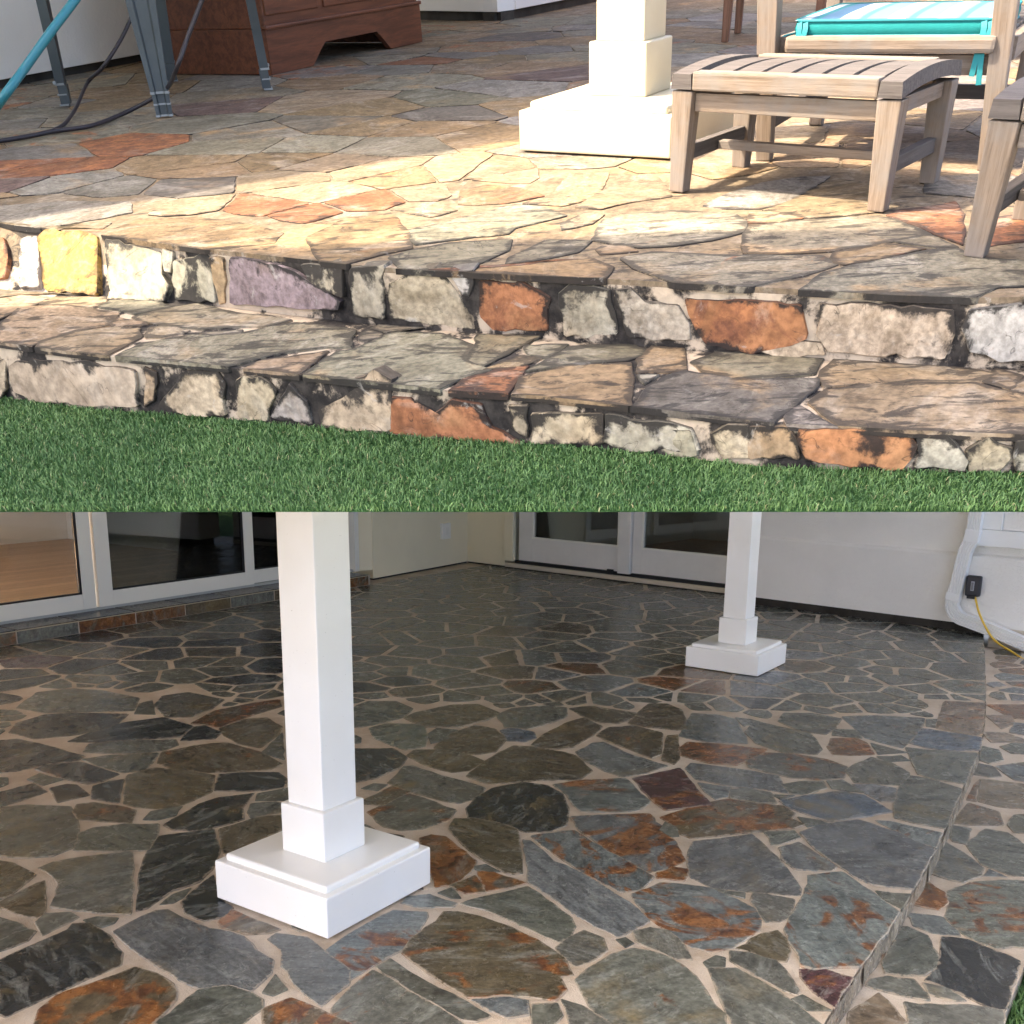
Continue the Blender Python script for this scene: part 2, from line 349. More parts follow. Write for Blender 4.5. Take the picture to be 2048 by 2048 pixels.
def ring_refine(poly, step, amp, cut=.045):
    """round the corners a little and roughen the outline of a stone"""
    P = [np.array(p, float) for p in poly]; n = len(P); Q = []
    for i in range(n):
        a, b, c = P[i-1], P[i], P[(i+1) % n]
        Q.append(b+(a-b)*min(cut, min(.03, .3)/max(1e-6, np.linalg.norm(a-b)))); Q.append(b+(c-b)*min(cut, min(.03, .3)/max(1e-6, np.linalg.norm(c-b))))
    R = []
    for i in range(len(Q)):
        a, b = Q[i], Q[(i+1) % len(Q)]; L = np.linalg.norm(b-a); k = max(1, min(9, int(L/step)))
        nn = np.array([-(b-a)[1], (b-a)[0]])/max(L, 1e-9)
        for j in range(k):
            p = a+(b-a)*j/k
            R.append(p+nn*(rng.normal(0, amp) if j else 0))
    return R
def rim_attr(o, n):
    m = len(o.data.vertices); a = np.zeros(m); a[:3*n] = 1; at = o.data.attributes.new('rim', 'FLOAT', 'POINT'); at.data.foreach_set('value', a)
def slab(name, ring, h, parent, mat, col, rust, bev=.004, depth=.012, M=None, tilt=None):
    """flat stone: ring in plan, worn arris, top at height h"""
    n = len(ring); c = np.mean(ring, 0); V = []
    tl = tilt if tilt is not None else rng.normal(0, .004, 2)
    for (k, z) in ((0, h-depth), (0, h-bev), (1, h), (2, h)):
        for p in ring:
            d = c-p; L = max(np.linalg.norm(d), 1e-6); q = p+d/L*(bev*1.3*k if k < 2 else min(.020, .4*L))
            V.append((q[0], q[1], z+(float((q-c) @ tl) if k or z > h-depth else 0)))
    Fc = [tuple(range(3*n, 4*n))]
    for r in (0, 1, 2):
        for i in range(n): j = (i+1) % n; Fc.append((r*n+i, r*n+j, (r+1)*n+j, (r+1)*n+i))
    o = mk(name, V, Fc, mat, parent); rim_attr(o, n)
    k_ = rng.uniform(.82, 1.16); o.color = (*[x*k_*rng.uniform(.97, 1.03) for x in col], rust); return o
def area(P): P = np.array(P); return .5*np.sum(P[:, 0]*np.roll(P[:, 1], -1)-P[:, 1]*np.roll(P[:, 0], -1))
def ccw(P): return list(P) if area(P) > 0 else list(P)[::-1]
def clip(poly, p, n):
    """keep the side of the line through p with (x-p).n <= 0"""
    out = []
    for i in range(len(poly)):
        a, b = poly[i], poly[(i+1) % len(poly)]; da = (a-p) @ n; db = (b-p) @ n
        if da <= 0: out.append(a)
        if da*db < 0: out.append(a+(b-a)*da/(da-db))
    return out
def inside(p, poly):
    x, y = p; r = False
    for i in range(len(poly)):
        a, b = poly[i], poly[i-1]
        if (a[1] > y) != (b[1] > y) and x < (b[0]-a[0])*(y-a[1])/(b[1]-a[1])+a[0]: r = not r
    return r
def lay(parent, traced, seeds, domain, box_, pal, mat, M, gap, rnd, kinds, step, hz, amp=.0025, extra=None, cap=298, snap=None, grow=.009, bev=.002, fence=(), passes=((1.0, 1500), (.68, 1500), (.45, 2500))):
    """traced stones as measured; the rest of the bed is filled with cells round the seed points"""
    jobs = []; blockers = []
    for ty, ru, P in traced:
        P = ccw([np.array(p[:2]) for p in P]); c = np.mean(P, 0)
        P = [q+(q-c)/max(np.linalg.norm(q-c), 1e-6)*grow*max(1, np.linalg.norm(c)/3.4) for q in P]; jobs.append((ty, ru, P))
        for i in range(len(P)):
            a, b = P[i], P[(i+1) % len(P)]; L = np.linalg.norm(b-a); k = max(1, int(L/.05))
            for j in range(k):
                q = a+(b-a)*j/k; d = c-q; blockers.append(q+d/max(np.linalg.norm(d), 1e-6)*min(.03, np.linalg.norm(d)))
    blockers += [np.array(q) for q in fence]
    S = [np.array(s[2][:2]) for s in seeds]; info = [(s[0], s[1]) for s in seeds]
    keep = [i for i, p in enumerate(S) if not any(inside(p, P) for _, _, P in jobs)]
    S = [S[i] for i in keep]; info = [info[i] for i in keep]
    (x0, x1), (y0, y1) = box_
    allp = S+blockers
    for shrink, turns in passes:   # fill what the photograph leaves open
        pts_ = np.array(allp) if allp else np.zeros((0, 2))
        for _ in range(turns):
            p = np.array([rng.uniform(x0, x1), rng.uniform(y0, y1)])
            if shrink < .7 and blockers: p = blockers[rng.integers(len(blockers))]+rng.normal(0, .09, 2)
            if extra is not None and not extra(p): continue
            if shrink < 1 and np.linalg.norm(p) > (7.5 if mat is M_WET else 4.2): continue
            if len(pts_) and np.min(np.sum((pts_-p)**2, 1)) < (rnd*shrink*rng.uniform(.8, 1.25))**2: continue
            if any(inside(p, P) for _, _, P in jobs): continue
            S.append(p); pts_ = np.vstack([pts_, p]); ty = kinds[rng.integers(len(kinds))]; info.append((ty, rng.choice([0, .1, .2, .3, .5])))
        allp = S+blockers
    allp = np.array(S+blockers)
    for i, p in enumerate(S):
        poly = [np.array(q) for q in ((x0-.3, y0-.3), (x1+.3, y0-.3), (x1+.3, y1+.3), (x0-.3, y1+.3))]
        poly = [p+np.clip(q-p, -.5, .5) for q in poly]
        wide = min(2.2, max(1, np.linalg.norm(p)/3.6)) if mat is M_WET else 1.0
        D = np.sum((allp-p)**2, 1); order = np.argsort(D)[1:48]
        for j in order:
            q = allp[j]; d = q-p; L = np.linalg.norm(d)
            if L < 1e-6: continue
            poly = clip(poly, (p+q)/2-d/L*gap*wide/2*rng.uniform(.5, 1.5), d/L)
            if len(poly) < 3: break
        for (a, n) in domain:
            if len(poly) >= 3: poly = clip(poly, np.array(a), np.array(n))
        if len(poly) < 3 or abs(area(poly)) < .0009: continue
        jobs.append((*info[i], ccw(poly)))
    jobs.sort(key=lambda j: -abs(area(j[2]))/(np.linalg.norm(np.mean(j[2], 0))**3))
    rest = []
    for num, (ty, ru, P) in enumerate(jobs):
        c = np.mean(P, 0); far = np.linalg.norm(c)
        if snap: P = snap(P)
        ring = ring_refine(P, step*max(1, far/3.0), amp)
        o = slab('stone', ring, hz*rng.uniform(.7, 1.25), parent, mat, pal[ty], min(1, max(0, ru+rng.normal(0, .03))), bev)
        if num >= cap: rest.append(o)
    if rest:                                                        # the smallest ones, too small to pick apart, become one part
        V = []; Fc = []
        for o in rest:
            k = len(V); V += [v.co[:] for v in o.data.vertices]; Fc += [tuple(k+i for i in f.vertices) for f in o.data.polygons]
            bpy.data.objects.remove(o)
        o = mk('small_stones', V, Fc, mat, parent); o.color = (*pal['e'], .2); o['kind'] = 'stuff'

# ------------------------------------------------------------------ lower patio: bed, step, stones
TR_B = parse('''
R1 d 0 0,615 0,900 40,920 330,780 480,710 660,635 665,570 600,480 540,440 490,410 400,415 370,450 200,525
R1 o 1 -40,60 70,75 190,140 60,250 -40,290
R1 o 2 250,340 245,175 200,190 -30,310 80,345 200,370
R1 e 1 215,105 300,70 450,45 725,10 730,100 720,355 560,350 400,330 280,310 310,250 335,190 300,150 250,120
R1 d 1 865,-70 1180,-108 1200,-30 1210,10 1180,80 1100,175 950,225 820,320 755,335 775,150 800,50
R1 e 0 205,400 250,355 380,350 425,375 240,470 225,440
R1 o 1 470,390 540,375 640,380 620,405 560,425
R1 e 0 -40,365 60,395 190,450 150,500 -40,570
R1 g 3 630,455 860,340 930,335 1010,380 1100,420 1330,480 1410,560 1500,610 1490,680 1380,780 1260,745 1100,765 1000,720 890,650 800,590 740,550 690,510
R1 o 6 200,970 230,880 330,800 520,740 740,655 860,690 945,745 960,830 900,900 820,980 780,1080 240,1080
R1 e 0 870,950 1000,860 1110,775 1240,752 1370,790 1440,830 1440,880 1330,960 1250,1060 900,1060
R1 m 3 1460,785 1520,695 1575,770 1510,800
R1 g 1 1480,500 1530,465 1700,490 1780,560 1925,665 1920,740 1770,860 1690,800 1610,710 1565,640 1560,560
R1 d 1 1010,290 1060,240 1180,140 1200,260 1280,320 1230,370 1130,390 1030,350
R1 o 6 1210,400 1280,330 1400,390 1540,440 1480,460 1360,465 1230,430
R1 e 0 890,300 960,250 1050,215 1000,265 960,290
R1 o 6 1455,880 1610,820 1750,880 1850,930 1932,960 1900,1060 1480,1060
R2 g 5 -130,560 0,470 120,400 240,340 420,350 425,375 380,440 310,540 160,620 0,720 -10,670
R2 e 5 0,780 130,670 300,775 480,872 620,960 560,1060 -100,1060 -90,880
R2 e 3 150,655 230,610 330,680 480,770 640,840 770,915 690,945 610,935 490,860 310,765
R2 o 4 295,570 350,490 480,400 520,345 600,345 720,370 890,430 1030,500 1180,600 1220,690 1150,700 1190,770 1130,830 980,810 830,800 660,815 540,745 400,650
R2 g 1 290,295 330,260 440,250 520,280 585,295 560,315 400,320
R2 g 0 495,240 560,215 605,265 560,265
R2 o 6 555,200 690,145 745,235 640,240
R2 o 6 705,120 790,125 970,185 860,210 750,230
R2 e 0 690,95 750,85 820,120 760,120 705,110
R5 r 8 385,770 450,750 530,760 600,820 690,890 660,950 600,1000 555,1020 470,1030 440,900
R5 o 3 550,715 580,660 680,660 840,690 920,720 925,800 945,880 950,955 900,960 850,950 690,850 600,770
R2 e 2 615,300 750,260 980,205 1040,240 1210,370 1235,420 1210,480 1150,505 1050,465 900,390 760,335
R2 g 0 955,-50 1000,-45 1070,10 1130,70 1290,140 1420,220 1540,290 1650,390 1480,480 1350,420 1230,350 1120,260 990,180 980,80
R5 g 5 1000,755 1240,725 1330,785 1480,870 1640,960 1670,975 1600,1050 1490,1058 1300,960 1150,865
R2 r 7 1700,130 1780,100 1860,110 1840,170 1700,155
R3 g 6 -230,250 -130,215 -70,185 60,195 200,215 350,280 445,330 470,380 465,440 400,480 320,540 200,560 60,520 -30,450 -140,370
R2 e 0 1145,540 1210,490 1290,450 1390,490 1410,555 1350,600 1250,640 1180,590
R2 g 0 1480,500 1520,490 1555,515 1520,535
R2 e 0 1570,455 1660,435 1750,450 1830,520 1880,605 1790,600 1660,540 1590,510
R2 e 3 1255,720 1320,660 1450,580 1560,550 1720,580 1830,640 1900,700 1950,770 2000,850 2060,900 2080,1000 1450,1000 1420,940 1330,860 1290,780
R2 g 0 680,830 860,820 970,835 980,910 870,925 780,885
R2 e 0 1010,860 1140,855 1160,920 1120,970 1010,970
R2 e 2 1170,830 1290,870 1430,960 1420,1010 1230,1010 1215,930
R3 g 1 110,-40 390,-75 430,-80 500,-20 560,40 620,110 695,210 690,250 450,235 210,210 95,150 85,20
R3 e 0 430,290 440,240 540,255 660,275 635,370 580,395 500,395
R3 e 0 230,220 380,240 380,265 300,245
R3 g 5 650,370 720,250 740,190 735,145 830,130 930,120 1000,170 1090,230 1205,335 1185,390 1075,540 1005,640 860,650 780,660 700,640 690,580 640,510 615,440
R3 o 3 350,545 480,470 570,450 610,490 630,560 615,615 540,610 430,560
R3 t 0 175,620 230,590 275,600 270,640 190,645
R3 e 1 315,565 420,575 560,620 600,660 685,775 670,800 590,770 450,690 320,620
R3 e 0 195,660 350,660 460,720 580,790 700,880 800,960 750,1010 340,1010 290,880 240,760
R3 m 4 700,665 830,665 920,695 880,830 810,845 770,780 710,710
R3 m 3 660,830 710,810 770,860 730,880
R6 g 4 585,820 690,790 780,850 890,920 860,945 670,935 600,880
R6 e 1 500,730 660,725 690,760 580,800 540,800
R3 g 0 700,-93 830,-138 1020,-163 1250,-88 1392,-8 1345,90 1265,205 1230,195 1090,190 1000,150 900,80 790,0
R3 e 2 1120,230 1240,235 1258,245 1235,305 1205,310 1160,270
R6 o 7 -70,650 100,590 300,550 450,575 600,590 660,630 640,660 710,690 650,710 500,725 330,740 100,765 40,740 0,690
R5 m 5 1560,435 1820,375 1870,440 1930,520 1990,580 1930,585 1740,610 1690,570 1620,500
R6 g 0 70,380 100,350 250,370 430,395 570,420 600,480 630,520 480,490 330,480 130,440
R6 g 1 135,460 310,485 290,530 230,550 180,510
R6 e 1 310,500 400,490 530,515 560,570 450,565 320,545
R6 e 0 550,525 660,530 590,548
R6 b 0 590,560 740,530 920,505 1050,530 1200,620 1000,650 850,670 760,640 650,600
R6 e 6 410,340 510,295 680,305 840,330 950,370 930,430 800,440 650,430 540,405 420,375
R6 e 0 600,470 700,455 820,455 830,490 740,520 650,520
R6 g 0 850,450 930,445 1040,510 950,500 880,490
R6 e 0 955,390 1000,360 1090,320 1190,345 1290,400 1265,470 1150,465 1000,455
R6 g 0 990,470 1100,470 1220,490 1215,560 1140,560 1070,520
R6 e 1 1220,600 1240,500 1300,420 1380,430 1565,490 1530,600 1480,680 1440,700 1330,680 1220,650
R6 e 0 1280,265 1400,280 1670,295 1610,440 1580,460 1450,440 1350,410
R6 b 0 1310,240 1370,160 1685,210 1665,275 1540,280 1400,265
R6 g 3 930,95 1100,90 1380,105 1340,180 1260,265 1160,240 1060,210
R6 t 5 1450,155 1490,10 1712,20 1690,195 1600,185
R6 g 0 30,200 100,75 240,85 340,110 390,200 400,240 200,235
R6 e 0 400,180 430,140 500,130 650,165 750,190 810,270 780,300 600,290 460,240
R6 e 0 585,120 610,75 760,75 920,105 880,160 830,190 700,170
R6 r 8 35,270 80,235 300,250 510,275 430,320 340,360 200,350 50,310
R6 r 7 855,260 870,215 1010,215 1060,240 1100,300 980,305 880,300
R6 g 0 1090,240 1280,290 1130,300
R6 r 7 1130,315 1250,310 1290,335 1180,340
R6 o 1 345,100 420,110 480,125 390,145
R6 g 4 1115,670 1200,675 1440,730 1410,810 1330,780 1220,720
R6 e 0 690,650 800,670 840,685 740,700
R6 g 0 890,165 1000,170 1030,210 880,195
R6 o 3 1395,110 1450,110 1440,150 1395,145
R5 d 0 650,600 700,540 790,490 960,458 1090,475 1170,520 1200,600 1190,690 1100,725 960,730 880,690 740,660 660,650
R5 g 5 1125,470 1300,445 1520,435 1570,490 1650,560 1600,600 1500,620 1280,615 1240,580 1200,520
R5 g 7 1220,650 1400,640 1650,630 1720,700 1790,780 1850,890 1750,930 1650,950 1500,870 1370,790 1260,710
R5 o 2 650,420 750,340 900,255 1000,260 1180,290 1240,310 1330,390 1260,440 1000,445 870,455 770,465 690,440
R5 g 0 1250,290 1340,240 1400,235 1560,310 1750,365 1640,400 1500,425 1400,390 1310,340
R5 e 0 215,460 300,370 350,365 500,420 620,450 740,485 700,540 600,570 520,560 380,520 260,480
R5 e 5 100,620 200,570 330,520 420,550 580,610 540,660 400,710 280,720 190,700
R5 o 0 320,310 360,280 500,280 640,300 740,340 650,390 560,400 500,385 420,360
R5 o 0 470,265 560,190 690,145 800,165 855,220 800,285 700,300 560,290
R5 e 0 110,160 200,135 400,140 420,200 410,255 300,275 230,250 150,215
R5 o 1 1005,250 1080,190 1190,130 1290,100 1390,150 1330,200 1230,260 1150,272 1050,265
R5 o 4 1370,200 1430,155 1560,145 1720,185 1715,300 1660,320 1560,280 1430,230
R5 o 3 1720,330 1750,200 1810,195 1820,320 1790,355
R5 e 0 820,85 900,50 1080,35 1190,45 1190,90 1120,120 980,160 860,150
R5 o 1 305,100 370,70 560,30 700,25 820,75 750,110 600,150 420,150
R5 b 0 835,170 900,155 1010,180 1020,210 960,230 870,225
R5 o 0 1215,50 1330,35 1580,75 1540,110 1470,130 1380,125 1290,90
R5 o 3 1540,130 1600,70 1650,25 1750,25 1830,60 1855,160 1800,165 1650,150
R5 d 3 15,270 240,270 310,320 270,370 150,430 30,455
R5 e 0 0,150 20,45 100,10 250,10 340,50 290,95 180,125 60,150
R5 e 0 440,190 480,160 590,170 540,215 450,240
R5 o 6 75,555 230,480 330,510 190,580 90,575
R5 d 0 1720,720 1740,680 1800,710 1810,750 1770,755
R5 g 0 70,490 130,465 200,470 150,500
R4 e 1 -30,600 150,580 390,590 420,650 425,740 400,815 290,860 150,870 60,865 -30,850
R4 e 0 415,830 440,740 520,710 700,690 870,690 860,760 820,830 640,835
R4 o 1 690,570 705,420 860,380 1060,400 1180,420 1160,510 1050,560 960,595 860,600 750,590
R4 o 4 880,350 900,290 1080,255 1250,240 1430,290 1550,355 1480,385 1300,395 1130,400 960,380
R4 d 0 1190,500 1215,415 1350,405 1530,405 1580,440 1560,485 1350,505
R4 e 0 460,330 600,310 870,295 830,350 790,390 680,400 560,370
R4 e 0 470,290 500,245 640,230 960,220 975,250 900,280 740,295
R4 d 4 200,385 280,355 450,345 650,410 560,450 480,465 350,430
R4 d 0 280,490 370,470 420,475 490,525 320,565
R4 d 1 510,545 520,480 600,455 680,445 655,570
R4 o 5 410,620 430,580 520,570 660,590 740,610 720,680 560,670 440,660
R4 d 4 910,690 1000,640 1100,580 1200,545 1400,520 1350,580 1330,600 1340,660 1240,690 1100,720 960,715
R4 o 3 1215,715 1400,660 1560,640 1560,715 1300,830 1240,850
R4 d 2 -30,230 100,220 240,250 370,290 460,310 420,335 250,355 100,390 -30,400
R4 d 1 60,180 100,130 250,85 430,75 700,80 640,130 560,165 400,195 200,215
R4 d 0 380,230 560,160 700,125 900,100 1060,150 990,205 780,215 560,235
R4 d 0 1000,225 1060,155 1130,145 1215,180 1180,215
R4 o 0 1215,160 1350,110 1470,100 1550,150 1530,190 1440,265 1320,240 1250,200
R4 o 6 1060,130 1200,60 1400,20 1540,0 1545,40 1400,80 1220,150
R4 e 0 860,30 900,-20 1040,-40 1230,0 1160,50 1050,95 920,95
R4 e 0 100,45 210,-40 400,-60 560,-50 760,-10 730,60 500,65 250,70
R4 o 0 745,75 770,25 840,5 855,80
R4 d 0 -30,520 180,465 250,510 100,560 -30,600
R4 o 2 160,440 220,410 340,440 240,470
R4 e 0 800,660 840,620 1000,590 960,640 870,660
R4 o 2 1420,555 1430,520 1590,490 1590,555
R4 e 0 1375,620 1390,575 1520,565 1580,580 1560,620 1390,650
R4 d 0 1450,290 1560,180 1570,330
''')
TR_STEP = parse('''
R3 o 8 1310,300 1360,210 1410,185 1490,240 1505,290 1460,330
R3 e 0 1420,130 1460,40 1500,-40 1600,20 1700,100 1690,140 1590,180
R3 g 0 1285,350 1480,375 1560,450 1570,475 1420,455 1330,420
R3 e 1 1190,560 1260,430 1290,430 1400,480 1420,540 1450,600 1450,640 1380,690 1280,690 1170,680 1155,620
R3 d 0 1480,485 1620,500 1760,560 1905,620 1820,885 1740,870 1600,800 1510,760 1390,720 1460,660 1475,580
R3 e 5 1515,230 1640,180 1880,170 1990,180 2060,240 2040,560 1870,530 1780,545 1620,480 1500,370 1520,310
R3 e 2 1095,720 1180,705 1320,720 1390,800 1400,830 1250,800 1070,755
R3 e 0 1380,740 1500,770 1600,830 1540,830 1420,800
R3 t 0 975,900 1130,795 1180,840 1270,950 1250,1010 975,1010
R3 e 3 1280,840 1500,865 1620,860 1810,890 1800,1010 1310,1010
R3 e 2 1640,0 1620,-30 1720,-110 1840,-90 1932,-20 2060,60 2060,150 1850,140 1700,80
R3 g 0 1710,145 1740,110 1830,150
R6 t 4 1550,680 1625,570 1790,620 1810,690 1640,690
R6 t 5 1685,560 1700,440 1860,460 2060,480 2060,610 1800,590
R6 t 6 1615,550 1655,470 1690,440 1660,540 1670,560
R6 e 0 1655,410 1665,350 1760,370 1800,420 1740,425
R6 g 0 1780,370 1932,350 2060,360 2060,470 1880,440
R6 e 0 1685,330 1690,280 1705,260 1790,280 1810,330 1740,350
R6 e 0 1530,760 1540,700 1640,715 1610,795 1540,780
R6 e 0 1850,690 1880,640 2060,630 2060,750 1880,730
R6 e 0 1810,260 1870,245 2060,250 2060,305 1870,295
R6 t 0 1712,180 1830,185 1932,220 2060,235 1760,235
R6 t 3 1728,90 1860,90 1870,130 1810,160
R6 r 6 1733,30 1932,30 2060,30 2060,115 1870,100
R6 g 0 1860,180 1880,130 2060,140 2060,215
''')
def seedlist(reg, text):
    out = []
    for q in text.split():
        x, y, t = q.split(','); ox, oy = REG[reg]; out.append((t[0], float(t[1:] or 0)/10, (ox+float(x)/SC, oy+float(y)/SC)))
    return out
SEEDS_B = (seedlist('R8', '340,740,o3 850,775,d 690,680,e 975,700,o5 1320,680,g2 930,625,o2 430,620,e 350,515,e 620,555,e 280,430,o 560,455,e 440,370,e 830,455,e 1030,450,d 1040,545,g 840,545,o 1250,595,r6 1260,545,g1 1200,480,g 1540,590,e4 1750,540,d 1400,790,r9 1640,740,g3 1850,690,r7 1380,470,g 1520,415,g 1690,385,g 1740,470,e 1190,380,o2 890,395,o 980,345,o1 620,370,o 560,320,o 250,350,o 720,340,o 1080,310,d 1440,345,g 1740,310,d 1900,280,o4 1380,260,e 1150,245,e 920,250,g 800,205,o 720,260,o 520,270,o 350,230,o 200,250,o 420,200,o 260,180,o 540,180,o 700,150,o 830,110,o 990,130,g 1030,190,g 720,80,o 560,110,o 380,130,o 1180,190,o 1240,215,g 1420,190,d 1590,220,o 1700,250,r4 1830,190,g 1220,120,o 1020,90,d 1350,130,o 1560,160,d 90,230,d 100,340,d 100,440,d 70,500,d 60,600,d 100,640,d 60,710,d 230,620,d 1900,380,e 1850,340,e 100,760,d 760,720,e')
    + seedlist('R7', '390,410,d 170,480,m 100,600,d 80,690,d 350,620,o 480,500,d 640,430,o2 650,520,g 760,570,d 780,500,d 820,370,d 760,300,o3 1010,280,o 1220,370,d 1180,430,o 1250,490,d 1230,525,r4 1000,560,e 860,450,d 1310,590,d 760,630,d 1270,300,r4 1300,250,d 1440,230,d 1470,330,d 1450,420,d 1150,240,d 520,340,d 250,400,d 60,430,o 1100,480,d 1480,500,d 40,560,d 60,760,d 40,830,d')
    + seedlist('R9', '60,250,o3 230,230,d 170,290,r4 60,330,d 180,350,o4 150,400,e 30,410,d 60,450,e 530,270,d 600,310,o 710,320,o2 620,360,o4 510,370,e 540,410,e 760,430,o 830,380,g 870,330,o 1000,330,d 1000,400,o 1100,415,r5 1080,470,o2 900,490,g 720,480,g1 700,520,g 740,590,o4 960,570,e 1080,525,g 1260,530,g 1280,385,d 1550,420,d 1350,480,g 1590,490,g 1240,575,g 1290,620,g 1160,610,r3 1200,655,e2 1560,610,e 1600,720,e4 1400,725,g 1270,740,o 1000,700,e 900,650,r4 1010,660,r5 840,790,e2 1130,760,e 470,720,g 120,700,r6 100,620,r4 560,660,g 700,690,g 610,820,g 270,810,r4 1120,830,r5 1330,800,g4 60,770,d'))
SEEDS_STEP = seedlist('R9', '1800,580,r3 1850,650,g 1900,610,r6 1760,690,g2 1880,720,g 1780,750,e 1900,760,g')

EDGE = np.array([PB(u, v)[:2] for u, v in ((1967, 1294), (1970, 1395), (1962, 1485), (1943, 1533), (1872, 1695), (1792, 1833), (1713, 1944), (1649, 2045))])
EDGE = np.vstack([EDGE[0]+(EDGE[0]-EDGE[1])*.75, EDGE, EDGE[-1]+(EDGE[-1]-EDGE[-2])*1.0, EDGE[-1]+(EDGE[-1]-EDGE[-2])*4.5+np.array([-.1, 0])])
def edge_nrm(i, E):
    d = E[min(i+1, len(E)-1)]-E[max(i-1, 0)]; n = np.array([-d[1], d[0]]); n /= np.linalg.norm(n); return n if n[0] > 0 else -n
STEP_H = .07
OUTER = np.array([EDGE[i]+edge_nrm(i, EDGE)*.345 for i in range(len(EDGE))])
LW0 = np.array([-3.192, 6.40]); LWD = np.array([.561, .828]); LWD /= np.linalg.norm(LWD); LWN = np.array([LWD[1], -LWD[0]])
CORNER = PB(935, 1126)[:2]; RW1 = PB(1456, 1190)[:2]; RWD = (RW1-CORNER)/np.linalg.norm(RW1-CORNER); RWN = np.array([RWD[1], -RWD[0]])
if RWN[1] > 0: RWN = -RWN
SW0 = PB(1560, 1217)[:2]; SW1 = PB(1950, 1268)[:2]; SWD = (SW1-SW0)/np.linalg.norm(SW1-SW0); SWN = np.array([SWD[1], -SWD[0]])
if SWN[1] > 0: SWN = -SWN

E_d = np.array(smooth_path([(*q, 0) for q in EDGE], 14))[:, :2]
patio = prism('patio_floor', [*[tuple(p) for p in E_d], (-2.2, .3), (-6.5, 1.5), (-6.4, 3.0), (-3.2, 6.3), (-1.6, 9.6), (-.5, 11.1), (3.6, 8.3)][::-1], -.30, 0.0, M_MORTAR, None, MB)
tag(patio, kind='structure')
dom = [(LW0, -LWN), ((CORNER[0]+RWN[0]*.0, CORNER[1]), -RWN)]
for i in range(len(EDGE)-1): dom.append((EDGE[i], edge_nrm(i, EDGE) if i else edge_nrm(1, EDGE)))
dom = [(np.array(a), np.array(n)) for a, n in dom]
def on_floor(p): return all((p-a) @ n <= .01 for a, n in dom)
def snap_edge(P):
    out = []
    for q in P:
        k = np.argmin(np.sum((E_d-q)**2, 1)); n = edge_nrm(k, E_d); d = (q-E_d[k]) @ n
        out.append(q+n*(.004-d) if d > -.05 else q)
    return out
trB = [(t, r, [PB(*q) for q in P]) for t, r, P in TR_B]; sdB = [(t, r, PB(*q)) for t, r, q in SEEDS_B]
lay(patio, trB, sdB, dom, ((-4.2, 3.6), (1.9, 10.7)), WET, M_WET, MB, .014, .21, 'eeodgdo', .035, .0030, extra=on_floor, snap=snap_edge, passes=((1.0, 1500), (.68, 1500), (.5, 3500), (.36, 4000)))
step = prism('patio_step', [*[tuple(p) for p in OUTER], *[tuple(p) for p in (EDGE-np.array([.02, -.012]))[::-1]]], -.30, -STEP_H, M_MORTAR, None, MB)
tag(step, kind='structure')
O_d = np.array([E_d[i]+edge_nrm(i, E_d)*.345 for i in range(len(E_d))])
def on_step(p):
    k = np.argmin(np.sum((E_d-p)**2, 1)); d = (p-E_d[k]) @ edge_nrm(k, E_d); return .05 < d < .305
fence_ = [E_d[i]-edge_nrm(i, E_d)*.045 for i in range(len(E_d))]+[O_d[i]+edge_nrm(i, O_d)*.05 for i in range(len(O_d))]
fence_ += [(fence_[i]+fence_[i+1])/2 for i in range(len(fence_)-1) if np.linalg.norm(fence_[i]-fence_[i+1]) < .4]
stT = [(t, r, [PB(*q, -STEP_H) for q in P]) for t, r, P in TR_STEP]; stS = [(t, r, PB(*q, -STEP_H)) for t, r, q in SEEDS_STEP]
_before = set(o.name for o in bpy.data.objects)
lay(step, stT, stS, [], ((.6, 4.0), (1.9, 7.6)), WET, M_WET, MB, .016, .17, 'egteg', .03, .0030, extra=on_step, fence=fence_, passes=((1.0, 2500), (.7, 1500)))
for o in bpy.data.objects:
    if o.name not in _before and o.parent == step: o.location.z = -STEP_H
# the little riser between the two: narrow split stones
E_f = np.array([p for p in smooth_path([(*p, 0) for p in EDGE], 14)])[:, :2]; s_acc = 0; i = 0
while i < len(E_f)-3:
    L = rng.uniform(.12, .3); j = i+1
    while j < len(E_f)-1 and np.linalg.norm(E_f[j]-E_f[i]) < L: j += 1
    a, b = E_f[i], E_f[j]; d = (b-a)/np.linalg.norm(b-a); n = np.array([-d[1], d[0]]); n = n if n[0] > 0 else -n
    a = a+d*.004; b = b-d*.004; zt = -.0015-rng.uniform(0, .002); V = []
    for k in range(5):
        for z in (zt, -.035+rng.normal(0, .006), -STEP_H+.002):
            p = a+(b-a)*k/4+n*(.004+rng.uniform(-.002, .004)); V.append((p[0], p[1], z))
    Fc = [(k*3+r, k*3+r+1, k*3+r+4, k*3+r+3) for k in range(4) for r in range(2)]
    o = mk('riser_stone', V, Fc, M_WET, patio); o.color = (.36, .30, .215, rng.choice([0, .1, .4])); i = j

